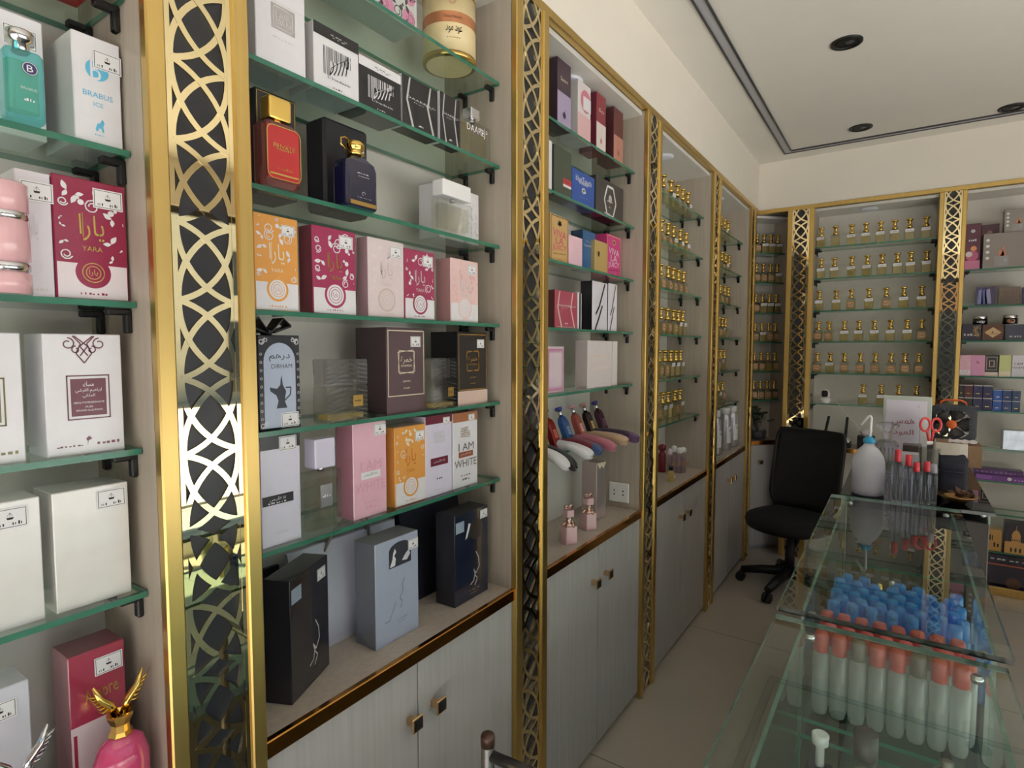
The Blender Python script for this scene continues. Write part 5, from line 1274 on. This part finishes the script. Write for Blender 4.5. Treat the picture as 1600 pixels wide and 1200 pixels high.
MB().box(-.06, -.0615, .006, .06, -.059, .052, mat('router_face', (190, 196, 226), .3, var=.02), .002).build('front_face', t); MB().box(-.07, -.06, .0345, .09, .05, .055, WHITE, .004).build('top_cover', t)
for (x0, x1) in ((-.07, -.045), (.06, .068)): MB().tube([(x0, .055, .03), (x0, .055, .05), (x1, .055, .20)], [.009, .0095, .0085], BLACK, 8).build('antenna', t)
x = ony(1350, 690, 4.55)[0]
t = thing('tissue_box', 'small black box with a white tissue sticking out, beside the router', 'tissue box', (x + .01, 4.58, ZD))
MB().box(-.05, -.05, 0, .05, .05, .085, BLACK, .003).build('box_body', t)
m = MB(); m.loft([[(.02 * cos(k * pi / 5), .012 * sin(k * pi / 5), .085) for k in range(10)], [(.034 * cos(k * pi / 5) * (1 + .2 * (k % 2)), .02 * sin(k * pi / 5), .11) for k in range(10)], [(.03 * cos(k * pi / 5) + .01, .014 * sin(k * pi / 5), .125 + .008 * (k % 2)) for k in range(10)]], mat('tissue_paper', (232, 226, 228), .8, var=.03)); m.build('tissue', t)
cb = MB(); pts = []
for (u, v, Y) in ((1296, 629, 4.545), (1307, 626, 4.535), (1313, 636, 4.53), (1330, 655, 4.53), (1345, 672, 4.52), (1355, 688, 4.52)):
    x, z = ony(u, v, Y); pts.append((x, Y, z))
tag(cb.tube(pts, .0016, WHITE, 6).build('camera_cable'), 'thin white cable running down from the dome camera', 'cable')
pts = []
for (u, v, Y) in ((1311, 695, 4.49), (1318, 703, 4.475), (1316, 708, 4.47), (1308, 710, 4.465), (1306, 713, 4.465), (1313, 712, 4.468), (1317, 722, 4.47), (1319, 740, 4.472), (1318, 760, 4.475)):
    x, z = ony(u, v, Y); pts.append((x, Y, z))
tag(MB().tube(pts, .002, mat('cream_cable', (226, 220, 200), .5, var=.02), 6).build('router_cable'), 'cream cable looping down in front of the router and counter edge', 'cable')

# ================================================================== OFFICE CHAIR
FAB = mat('black_chair_fabric', (17, 17, 19), .85, var=.15, scale=200, bump=.2); MESHF = mat('black_chair_mesh', (15, 15, 17), .7, var=.3, scale=400)
cx, cy = onz(1236, 808, .46)
t = thing('office_chair', 'black office chair with a mesh backrest standing behind the glass counter', 'chair', (cx, cy, 0), radians(-20))
# local frame: the sitter faces -y
m = MB(); rings = []
for zz, s in ((.40, .80), (.41, .97), (.44, 1.0), (.465, .96), (.475, .7)):
    rings.append([(.245 * s * (abs(cos(q)) ** .7) * (1 if cos(q) > 0 else -1), .235 * s * (abs(sin(q)) ** .7) * (1 if sin(q) > 0 else -1), zz - .018 * max(0, -sin(q)) ** 3) for q in [k * 2 * pi / 40 for k in range(40)]])
m.loft(rings, FAB); m.build('seat', t)
m = MB(); rows = []
for i in range(13):
    q = i / 12; zz = .47 + .50 * q; wv = .215 * (1 if q > .12 else .8 + 1.7 * q) * (1 if q < .9 else 1 - .9 * (q - .9))
    rows.append([(wv * k / 8 - .02, .20 + .03 * q + .05 * q * q - .035 * (k / 8) ** 2 * -1 * -1 + .0, zz) for k in range(-8, 9)])
vs = [p_ for r_ in rows for p_ in r_] + [(p_[0], p_[1] + .018, p_[2]) for r_ in rows for p_ in r_]
n = 17; N = n * 13; fs = []
for i in range(12):
    for k in range(16):
        q = i * n + k; fs += [(q, q + 1, q + n + 1, q + n), (N + q + n, N + q + n + 1, N + q + 1, N + q)]
    fs += [(i * n, (i + 1) * n, N + (i + 1) * n, N + i * n), (i * n + 16, N + i * n + 16, N + (i + 1) * n + 16, (i + 1) * n + 16)]
for k in range(16): fs += [(k, N + k, N + k + 1, k + 1), (12 * n + k, 12 * n + k + 1, N + 12 * n + k + 1, N + 12 * n + k)]
m.add(vs, fs, MESHF, True); m.build('backrest', t)
fr = [rows[i][0] for i in range(13)] + [rows[12][k] for k in range(1, 16)] + [rows[i][16] for i in range(12, -1, -1)]
MB().tube([(x, y + .009, z) for x, y, z in fr], .012, BLACK, 8).build('backrest_frame', t)
MB().tube([(0, .05, .38), (0, .22, .39), (0, .265, .46), (0, .262, .60)], [.02, .02, .022, .018], BLACK, 8).build('back_support', t)
MB().lathe([(.028, .11), (.028, .28), (.02, .285), (.02, .40)], BLACK, n=18).box(-.09, -.08, .375, .09, .08, .40, BLACK, .004).build('gas_column', t)
for k in range(5):
    a_ = radians(-14 + 72 * k); c, s = cos(a_), sin(a_)
    l = MB().tube([(.02 * c, .02 * s, .115), (.16 * c, .16 * s, .10), (.28 * c, .28 * s, .075)], [.032, .028, .022], BLACK, 8)
    l = l.build('leg', t)
    w_ = MB()
    for o in (-.012, .012):
        w_.tube([(.285 * c - s * (o - .009), .285 * s + c * (o - .009), .03), (.285 * c - s * (o + .009), .285 * s + c * (o + .009), .03)], .029, BLACK, 16)
    w_.tube([(.282 * c, .282 * s, .03), (.282 * c, .282 * s, .075)], .009, BLACK, 8).build('caster', l)
# ================================================================== GLASS COUNTERS
ZG = 1.0
BASEM = mat('counter_base_laminate', (128, 130, 128), .55, var=.05); BASEL = mat('counter_base_pale', (170, 166, 160), .5, var=.05)
def counter(label, x0, x1, y0, y1, z, top, edge, near, base_z, inset=.045, bx=(.05, .03), basem=None, shelf=.78, th=.010):
    """top sheet on glass sides, one inner shelf, closed base; all mitred together"""
    t = thing('glass_counter', label, 'counter', ((x0 + x1) / 2, (y0 + y1) / 2, 0), 0, 'glass counters')
    o = Vector(((x0 + x1) / 2, (y0 + y1) / 2, 0))
    def B(nm, a, b, m, fc=None, bev=0):
        MB().box(a[0] - o.x, a[1] - o.y, a[2], b[0] - o.x, b[1] - o.y, b[2], m, bev, fc).build(nm, t)
    B('top_sheet', (x0, y0, z - th), (x1, y1, z), edge, {'+z': top, '-z': top, '-y': near})
    xi0, xi1 = x0 + inset, x1 - inset * .5
    B('side_glass', (xi0, y0 + .02, base_z), (xi0 + .006, y1 - .02, z - th), CASEE, {'-x': CASEG, '+x': CASEG})
    B('side_glass', (xi1 - .006, y0 + .02, base_z), (xi1, y1 - .02, z - th), CASEE, {'-x': CASEG, '+x': CASEG})
    B('base', (xi0 + bx[0], y0 + .03, 0), (xi1 - bx[1], y1 - .02, base_z), basem or BASEM, None, .003)
    if bx[0] > .01:
        B('floor_sheet', (xi0, y0 + .02, base_z), (xi1, y1 - .02, base_z + .006), CASEE, {'-z': CASEG, '+z': CASEG})
    if shelf:
        B('inner_shelf', (xi0 + .008, y0 + .022, shelf - .008), (xi1 - .008, y1 - .022, shelf), EDGEG, {'-z': SHELFG, '+z': SHELFG})
    for yy in (y0 + .03, y1 - .03):
        for xx in (xi0 + .018, xi1 - .018):
            MB().lathe([(.008, z - th - .012), (.009, z - th - .004), (.006, z - th)], CHROME, xx - o.x, yy - o.y, 0, 14).build('glass_clip', t)
    return t
X0 = -.185
counter('near glass counter with three perfume testers inside, its top cut by the lower photo edge', X0, .158, .34, 1.186, ZG - .012, CASEG, mat('sea_glass_edge', (84, 108, 99), .15, var=.05), CASEE, .45)
counter('middle glass counter packed with red-capped and blue-capped bottles', X0, .168, 1.196, 2.238, ZG, CASEG, CASEE, DARKE, .45, inset=.04)
TINT = thin('dark_tinted_glass', (60, 66, 70), ior=1.6, body=.25, bodycol=(40, 42, 46))
counter('far counter with a dark glass top carrying the jug, sign and fan', -.160, .253, 2.246, 3.30, ZG, TINT, DARKE, DARKE, .96, inset=.02, bx=(.0, .0), basem=mat('dark_counter_base', (66, 62, 58), .5, var=.05), shelf=0)
# bottles inside the middle counter
SH = .7804
def tube_bottle(kind):
    cap = {'red': mat('red_cap', (206, 92, 88), .35, coat=.2, var=.03), 'grey': mat('grey_cap', (120, 118, 112), .4, var=.05), 'blue': thin('blue_cap', (70, 160, 226), ior=1.4, body=.8, bodycol=(84, 186, 255))}[kind]
    t = thing('spray_bottle', None, 'bottle')
    r = .0148
    MB().lathe([(r * .5, 0), (r * .9, .004), (r, .014), (r, .122), (r * .7, .130)], thin('frosted_bottle', (228, 234, 232), rough=.15, ior=1.5, body=.45, bodycol=(226, 232, 232)) if kind != 'blue' else thin('blue_bottle', (120, 190, 230), ior=1.45, body=.5, bodycol=(110, 190, 245)), n=14).build('body', t)
    MB().lathe([(r * .78, .126), (r * .9, .128), (r * .86, .158), (r * .7, .165), (.001, .166)], cap, n=14).build('cap', t)
    return t
TB = {}
def put_tube(kind, x, y, label, grp):
    if kind not in TB:
        t = tube_bottle(kind); TB[kind] = t; t.location = (x, y, SH); t['label'] = label; t['group'] = grp
    else:
        dup(TB[kind], (x, y, SH), 0, label, grp)
rows = ['front', 'second', 'third', 'fourth', 'fifth', 'sixth', 'seventh', 'eighth']
for j, yy in enumerate((1.252, 1.292, 1.356)):
    for i in range(8):
        x = -.112 + i * .0312 + (.012 if j % 2 else 0)
        g = (j, i) in ((0, 2), (0, 5), (1, 5))
        put_tube('grey' if g else 'red', x, yy, '%s clear spray bottle, %s in the %s row of the middle counter' % ('grey-capped' if g else 'red-capped', nth(i, 8), rows[j]), 'clear spray bottles in the middle counter')
for j, yy in enumerate((1.425, 1.462, 1.499, 1.536, 1.573, 1.61)):
    for i in range(7):
        x = -.106 + i * .0355 + (.014 if j % 2 else 0)
        if j == 5 and i in (2, 5): continue
        put_tube('blue', x, yy, 'blue spray bottle, %s in the %s blue row of the middle counter' % (nth(i, 7), rows[j]), 'blue spray bottles in the middle counter')
# a few small coloured and dark minis behind the blue rows
for k, (x, y, c, h, lb) in enumerate(((.03, 1.70, (60, 62, 200), .07, 'small violet blue vial behind the blue bottles'), (.062, 1.73, (160, 70, 200), .08, 'small purple vial behind the blue bottles'), (.098, 1.70, (66, 70, 190), .07, 'small deep blue vial behind the blue bottles'), (.118, 1.72, (226, 96, 84), .07, 'small coral vial behind the blue bottles'),
        (-.05, 1.72, (44, 44, 50), .075, 'small black vial behind the blue bottles'), (-.015, 1.75, (50, 50, 56), .07, 'small charcoal vial behind the blue bottles'), (-.085, 1.74, (120, 60, 70), .08, 'small maroon vial behind the blue bottles'), (-.03, 1.80, (112, 44, 44), .09, 'small brick red vial at the back of the counter'), (.0, 1.84, (150, 60, 60), .09, 'small rusty red vial at the back of the counter'))):
    t = thing('mini_vial', lb, 'bottle', (x, y, SH), 0, 'mini vials')
    MB().lathe([(.011, 0), (.012, .002), (.012, h * .68), (.006, h * .76)], mat('mini_%d' % k, c, .25, coat=.5, var=.03), n=14).build('body', t); MB().lathe([(.008, h * .75), (.0085, h), (.001, h + .002)], CAPG if k % 2 else CHROME, n=12).build('cap', t)
# testers inside the near counter
def tester(x, y, h, r, body, cap, label, shape):
    t = thing('perfume_tester', label, 'bottle', (x, y, SH - .0), 0, 'perfume testers')
    if shape == 'spray':
        block(MB(), [(.036, .026, 0), (.038, .028, .002), (.038, .028, .085), (.03, .022, .092)], body, .003).build('glass_body', t)
        MB().lathe([(.006, .09), (.006, h - .018), (.011, h - .016), (.012, h - .002), (.010, h)], cap, n=18).tube([(.01, 0, h - .008), (.016, 0, h - .008)], .002, INK, 6).build('spray_head', t)
        MB().tube([(.005, 0, .088), (.004, .001, .01)], .0025, col(80, 110, 190), 6).build('dip_tube', t)
    else:
        MB().lathe([(r * .96, 0), (r, .003), (r, h - .045), (r * .8, h - .036)], VESSEL, n=22).build('glass_body', t); MB().lathe([(r * .85, .006), (r * .86, h - .062), (.001, h - .061)], body, n=18).build('liquid', t)
        if shape == 'nozzle': MB().lathe([(r * .8, h - .036), (r * .95, h - .032), (r * .9, h - .018), (r * .42, h - .012), (r * .42, h), (.001, h)], cap, n=22).build('cap', t)
        else: MB().lathe([(r * 1.02, h - .038), (r * 1.04, h - .036), (r * 1.04, h - .001), (r * .98, h), (.001, h)], cap, n=26).build('cap', t)
tester(*ony(1282, 1150, .95)[:1], .95, .142, .015, thin('indigo_glass', (120, 130, 170), ior=1.5, body=.3, bodycol=(70, 76, 110)), WHITE, 'dark square tester with a white spray head in the near counter', 'spray')
tester(ony(1353, 1140, .96)[0], .96, .160, .0155, AMBER, mat('smoke_cap', (70, 66, 68), .35, coat=.3, var=.04), 'round amber tester with a flat dark cap in the near counter', 'round')
tester(ony(1482, 1158, .96)[0], .96, .155, .0175, thin('pale_green_liquid', (220, 226, 190), ior=1.2, body=.5, bodycol=(214, 218, 178)), mat('grey_nozzle', (150, 146, 140), .3, .5, var=.04), 'round pale green tester with a stepped grey nozzle in the near counter', 'nozzle')

# ================================================================== THINGS ON THE FAR COUNTER
ZK = ZG + .0006
x, y = -.083, 2.31
t = thing('squeeze_bottle', 'white translucent squeeze bottle with blue cap and bent spout', 'bottle', (x, y, ZK))
JUG = thin('milky_plastic', (236, 238, 246), rough=.3, ior=1.4, body=.72, bodycol=(244, 245, 252))
MB().lathe([(.044, 0), (.049, .004), (.0495, .02), (.0495, .105), (.045, .128), (.034, .150), (.020, .165), (.015, .172), (.015, .180)], JUG, n=32).build('bottle_body', t)
MB().lathe([(.0465, .006), (.0475, .02), (.0475, .074), (.001, .0745)], thin('clear_liquid', (190, 186, 206), ior=1.2, body=.7, bodycol=(206, 200, 222)), n=28).build('liquid', t)
MB().lathe([(.0165, .176), (.018, .178), (.018, .190), (.012, .194), (.006, .20)], mat('cyan_cap', (50, 160, 206), .4, var=.02), n=24).build('cap', t)
MB().tube([(.001, 0, .19), (.003, 0, .236), (.004, 0, .262), (.0, 0, .270), (-.006, 0, .266), (-.026, 0, .236)], [.005, .0045, .0045, .004, .004, .0035], WHITE, 10).build('spout', t)
CLR = solid_glass('clear_thick_glass', (240, 243, 248), .01, 1.4, .45)
REDC = mat('bright_red_cap', (206, 52, 66), .35, coat=.2, var=.03)
for (u, v, h, w, c, lb) in ((1400, 786, .172, .030, REDC, 'clear square bottle with a red cap, tallest and leftmost of the group'), (1417, 787, .156, .028, REDC, 'clear square bottle with a red cap, second tallest of the group'), (1430, 789, .135, .026, REDC, 'short clear bottle with a red cap, in the middle of the group'),
        (1446, 789, .137, .028, REDC, 'clear bottle with a red cap, just left of the white-capped one'), (1457, 788, .128, .024, thin('clear_cap', (225, 228, 236), ior=1.4, body=.5, bodycol=(220, 224, 234)), 'clear bottle with a clear cap, rightmost of the group')):
    x, y = onz(u, v, ZK); y += .02
    t = thing('refill_bottle', lb, 'bottle', (x, y, ZK), rnd.uniform(-.3, .3), 'clear refill bottles on the far counter')
    block(MB(), [(w * .9, w * .8, 0), (w, w * .9, .004), (w, w * .9, h * .70), (w * .75, w * .7, h * .76), (.012, .012, h * .78)], CLR, .004).build('glass_body', t)
    MB().tube([(0, 0, .012), (0, 0, h * .75)], .0022, CLR, 6).build('dip_tube', t)
    MB().lathe([(.0085, h * .77), (.0095, h * .78), (.0085, h * .99), (.007, h), (.001, h)], c, n=18).build('cap', t)
x, y = onz(1496, 789, ZK); y += .03
t = thing('leaf_bowl', 'small gold rimmed bowl of dried brown leaves on the far counter', 'bowl', (x, y, ZK))
MB().lathe([(.02, 0), (.024, .004), (.044, .018), (.056, .026), (.054, .028), (.04, .02), (.02, .008), (.001, .007)], mat('dark_gold_bowl', (150, 116, 70), .25, .9, var=.1), n=32).build('bowl', t)
r = random.Random(9); m = MB()
for k in range(26):
    a_ = r.uniform(0, 6.28); q = r.uniform(0, .036); c = Vector((q * cos(a_) + .01, q * sin(a_), .02 + r.uniform(0, .018))); d_ = Vector((r.uniform(-1, 1), r.uniform(-1, 1), r.uniform(0, .9))).normalized(); s_ = d_.orthogonal().normalized(); L = r.uniform(.015, .03); n_ = d_.cross(s_) * .0008
    pts = [c, c + d_ * L * .5 + s_ * L * .28, c + d_ * L, c + d_ * L * .5 - s_ * L * .28]
    m.add([tuple(p_ + n_) for p_ in pts] + [tuple(p_ - n_) for p_ in pts], [(0, 1, 2, 3), (7, 6, 5, 4), (0, 4, 5, 1), (1, 5, 6, 2), (2, 6, 7, 3), (3, 7, 4, 0)], mat('dried_leaf', (92, 60, 40), .7, var=.35, scale=30))
tag(m.build('dried_leaves', t), None, None, None, 'stuff')
# cut-glass decanter behind the squeeze bottle
x, y = ony(1386, 700, 2.72)
t = thing('crystal_decanter', 'cut-crystal decanter with a broad stopper behind the squeeze bottle', 'decanter', (x, 2.72, ZK))
block(MB(), [(.074, .074, 0), (.078, .078, .004), (.078, .078, .062), (.078, .078, .118), (.060, .060, .132), (.026, .026, .140)], CRYST, .012).build('glass_body', t)
m = MB()
for k in range(6):
    for s in (-1, 1): m.tube([(-.033 + .013 * k, -.0395, .06), (-.033 + .013 * k + s * .012, -.0395, .012)], .0018, CRYST, 5)
    m.tube([(-.033 + .013 * k, -.0395, .064), (-.033 + .013 * k, -.0395, .112)], .002, CRYST, 5)
m.build('cut_ridges', t)
MB().lathe([(.015, .138), (.015, .160), (.018, .162), (.018, .166)], CRYST, n=16).build('neck', t)
MB().lathe([(.012, .166), (.020, .174), (.038, .190), (.040, .200), (.034, .206), (.001, .207)], CRYST, n=10, sm=False).build('stopper', t)
# the sign
xs, ys = ony(1379, 665, 2.98)[0], 2.98
wS = ony(1455, 665, 2.98)[0] - xs; hS = ony(1415, 619, 2.98)[1] - ZK
t = thing('shop_sign', 'white acrylic sign board with plum Arabic lettering behind the bottles', 'sign', (xs, ys, ZK), 0)
MB().box(0, 0, 0, wS, .012, hS, mat('sign_acrylic_edge', (196, 206, 198), .3, coat=.4, var=.02), .002).build('frame', t)
MB().box(wS * .06, -.0015, hS * .1, wS * .90, .001, hS * .94, mat('sign_white_face', (226, 222, 236), .4, var=.01), .0005).build('face', t)
PL_ = col(150, 56, 84)
a = Art(-.0016); a.text(arab('همس'), wS * .43, hS * .62, wS * .46, PL_, hS * .10).text(arab('العود'), wS * .44, hS * .47, wS * .42, PL_, hS * .10); a.line([(wS * .72, hS * .84), (wS * .74, hS * .88), (wS * .76, hS * .84), (wS * .72, hS * .84)], .0015, GREYP); a.build(t, 'lettering')
# fan
xf_, yf_ = ony(1488, 662, 3.12)[0], 3.12
zc = ony(1488, 662, 3.12)[1]; R = .098
DKP = mat('slate_plastic', (58, 62, 70), .45, var=.03); ORGP = mat('orange_plastic', (226, 104, 50), .4, var=.02)
FS = .84; zb = zc - R * FS
# carton pile the fan stands on
zs_ = ZK
t = thing('desk_fan', 'square slate grey desk fan with an orange hub and orange handle', 'fan', (xf_, yf_, zb), radians(-8)); t.scale = (FS, FS, FS)
def ringpts(w, r, n=5): return [(x_, z_ + R) for x_, z_ in rrect(w, w, r, n)]
m = MB(); outer = ringpts(2 * R, .04, 6); n = len(outer); inner = [(.082 * cos(2 * pi * (k + .5) / n + 0), R + .082 * sin(2 * pi * (k + .5) / n)) for k in range(n)]
inner = [(.082 * cos(math.atan2(z_ - R, x_)), R + .082 * sin(math.atan2(z_ - R, x_))) for x_, z_ in outer]
vs = [(x_, -.03, z_) for x_, z_ in outer] + [(x_, -.034, z_) for x_, z_ in inner] + [(x_, .03, z_) for x_, z_ in outer] + [(x_, .03, z_) for x_, z_ in inner]
fs = []
for k in range(n):
    k2 = (k + 1) % n
    fs += [(k, k2, n + k2, n + k), (2 * n + k, 3 * n + k, 3 * n + k2, 2 * n + k2), (k, 2 * n + k, 2 * n + k2, k2), (n + k, n + k2, 3 * n + k2, 3 * n + k)]
m.add(vs, fs, DKP); m.build('housing', t)
m = MB()
for k in range(30): m.tube([(.02 * cos(k * pi / 15), -.036, R + .02 * sin(k * pi / 15)), (.055 * cos(k * pi / 15 + .25), -.038, R + .055 * sin(k * pi / 15 + .25)), (.084 * cos(k * pi / 15 + .4), -.033, R + .084 * sin(k * pi / 15 + .4))], .0011, DKP, 4)
m.build('grille', t)
for k in range(5):
    a0 = k * 2 * pi / 5; rows_ = []
    for i in range(6):
        q = i / 5; rr = .016 + .060 * q
        rows_.append([(rr * cos(a0 + b_ * (.25 + .35 * sin(pi * q * .8))), -.004 + b_ * .009 + e_, R + rr * sin(a0 + b_ * (.25 + .35 * sin(pi * q * .8)))) for b_, e_ in ((-1, 0), (0, -.001), (1, 0), (1, .002), (0, .001), (-1, .002))])
    MB().loft(rows_, mat('grey_blade', (96, 94, 94), .4, var=.03)).build('blade', t)
m = MB().lathe([(.022, 0), (.022, .008), (.018, .012), (.001, .013)], ORGP, n=24); m.xf(Matrix.Translation((0, -.034, R)) @ Matrix.Rotation(pi / 2, 4, 'X')); m.build('hub_cap', t)
m = MB().lathe([(.016, -.02), (.016, .026)], DKP, n=16); m.xf(Matrix.Translation((0, 0.004, R)) @ Matrix.Rotation(pi / 2, 4, 'X')); m.build('motor', t)
MB().box(-.09, .022, R - .008, .09, .03, R + .008, DKP).box(-.008, .022, .012, .008, .03, 2 * R - .012, DKP).build('rear_strut', t)
MB().tube([(-.055, 0, 2 * R - .004), (-.05, 0, 2 * R + .014), (-.03, 0, 2 * R + .024), (.03, 0, 2 * R + .024), (.05, 0, 2 * R + .014), (.055, 0, 2 * R - .004)], .005, ORGP, 8).build('carry_handle', t)
# pile under and in front of the fan
h1 = zb - ZK - .0008
carton('brown cardboard carton carrying the desk fan', (xf_ - .09, yf_ - .06, ZK), .19, .13, h1, mat('cardboard', (140, 112, 84), .8, var=.1), rot=0, name='cardboard_box', cat='box')
x0 = ony(1462, 705, 2.72)[0]; x1 = ony(1512, 705, 2.72)[0]; zt = ony(1480, 692, 2.72)[1]
carton('open brown topped white carton with a paper on it, in front of the fan', (x0, 2.72, ZK), x1 - x0, .12, zt - ZK, col(206, 200, 186), rot=0, top=mat('cardboard'), name='cardboard_box', cat='box')
m = MB(); m.loft([[(x0 + .04 + .012 * k, 2.73, zt + .001 + .003 * (k % 2)) for k in range(8)] + [(x0 + .04 + .012 * k, 2.78, zt + .0025 + .003 * (k % 2)) for k in range(7, -1, -1)], [(x0 + .045 + .012 * k, 2.80, zt + .001 + .004 * ((k + 1) % 2)) for k in range(8)] + [(x0 + .045 + .012 * k, 2.80, zt + .004 + .004 * ((k + 1) % 2)) for k in range(7, -1, -1)]], mat('tissue_paper'), False)
tag(m.build('crumpled_paper'), 'crumpled white paper lying on the carton in front of the fan', 'paper')
# black pouch
x0 = ony(1466, 750, 2.46)[0]; x1 = ony(1514, 750, 2.46)[0]; zt = ony(1490, 716, 2.46)[1]
w = x1 - x0; hh = zt - ZK
t = thing('fabric_pouch', 'black fabric pouch with a folded-over flap, behind the leaf bowl', 'pouch', (x0, 2.46, ZK))
PCH = mat('black_fabric', (34, 36, 48), .8, var=.15, scale=80, bump=.2)
m = MB(); n = 12; rings = []
for i, (q, s, dd) in enumerate(((0, .97, .034), (.1, 1, .040), (.35, 1.0, .036), (.62, .97, .03), (.64, 1.02, .036), (.85, 1.0, .026), (1, 1.02, .012))):
    rings.append([(w / 2 + w / 2 * s * (1 if c > 0 else -1) * abs(c) ** .35, .042 + dd * (1 if s_ > 0 else -1) * abs(s_) ** .6, hh * q + (.008 * sin(c * 5) if q == 1 else 0)) for c, s_ in [(cos(k * pi / 12), sin(k * pi / 12)) for k in range(24)]])
m.loft(rings, PCH, True); m.build('pouch_body', t)
MB().tube([(0 + w * .02, .0, hh * .63), (w * .5, -.002, hh * .615), (w * .98, .0, hh * .63)], .002, mat('dark_navy_cloth'), 6).build('flap_seam', t)
# cup with scissors, boxes
x = ony(1452, 715, 2.60)[0]
t = thing('glass_cup', 'clear glass cup holding red-handled scissors', 'cup', (x, 2.60, ZK))
hc = ony(1452, 700, 2.60)[1] - ZK
MB().lathe([(.028, 0), (.030, .003), (.034, hc), (.032, hc), (.028, .006), (.001, .006)], VESSEL, n=24).build('cup_wall', t)
t = thing('scissors', 'red-handled scissors standing in the glass cup', 'scissors', (x, 2.60, ZK + .007), radians(15))
zs = ony(1460, 664, 2.60)[1] - ZK - .007
SC = mat('red_handle', (226, 70, 74), .35, coat=.2, var=.02)
for s in (-1, 1):
    MB().tube([(s * .017 + .015 * cos(k * pi / 8), 0, zs + .024 * sin(k * pi / 8)) for k in range(17)], .0045, SC, 8).tube([(s * .010, 0, zs - .022), (s * .004, 0, zs - .06)], .0045, SC, 8).build('handle', t)
    MB().prism([(s * .006, .004), (s * .010, zs - .06), (-s * .003, zs - .06), (s * .002, .004)], -.001 + s * .001, .001 + s * .001, CHROME, 'y').build('blade', t)
def cbox(lb, u0, u1, vt, Y, d, c, zbase=ZK):
    p, w, d_, h = on_back(u0, u1, vt, zbase, Y, d); return carton(lb, p, w, d, h, c, rot=0, name='small_box', cat='box')
cbox('flat white box on the far counter below the sign', 1406, 1436, 708, 2.66, .06, col(214, 212, 220))
cbox('flat dark brown box leaning behind the flat white one', 1410, 1440, 695, 2.76, .07, col(66, 54, 50))
t = cbox('white plastic tape dispenser beside the scissors', 1436, 1450, 652, 2.90, .04, WHITE)

# ================================================================== STEEL FRAME IN THE FOREGROUND
px_, py_ = -.573, .772
t = thing('steel_stand', 'worn grey steel tube stand at the bottom edge of the photo', 'stand', (px_, py_, 0))
MB().lathe([(.0115, 0), (.0115, .812), (.0105, .814)], STEEL, n=20).build('post', t)
MB().lathe([(.0125, .812), (.0125, .828), (.011, .832), (.001, .833)], mat('rusty_steel_cap', (110, 84, 76), .4, .8, var=.25), n=20).build('post_cap', t)
MB().tube([(.008, .001, .795), (.10, .01, .792), (.26, .02, .79)], .0095, STEEL, 14).build('cross_bar', t)
MB().lathe([(.0115, 0), (.0115, .79)], STEEL, .26, .02, 0, 18).build('post', t)
MB().tube([(.008, .001, .30), (.26, .02, .30)], .009, STEEL, 12).build('cross_bar', t)
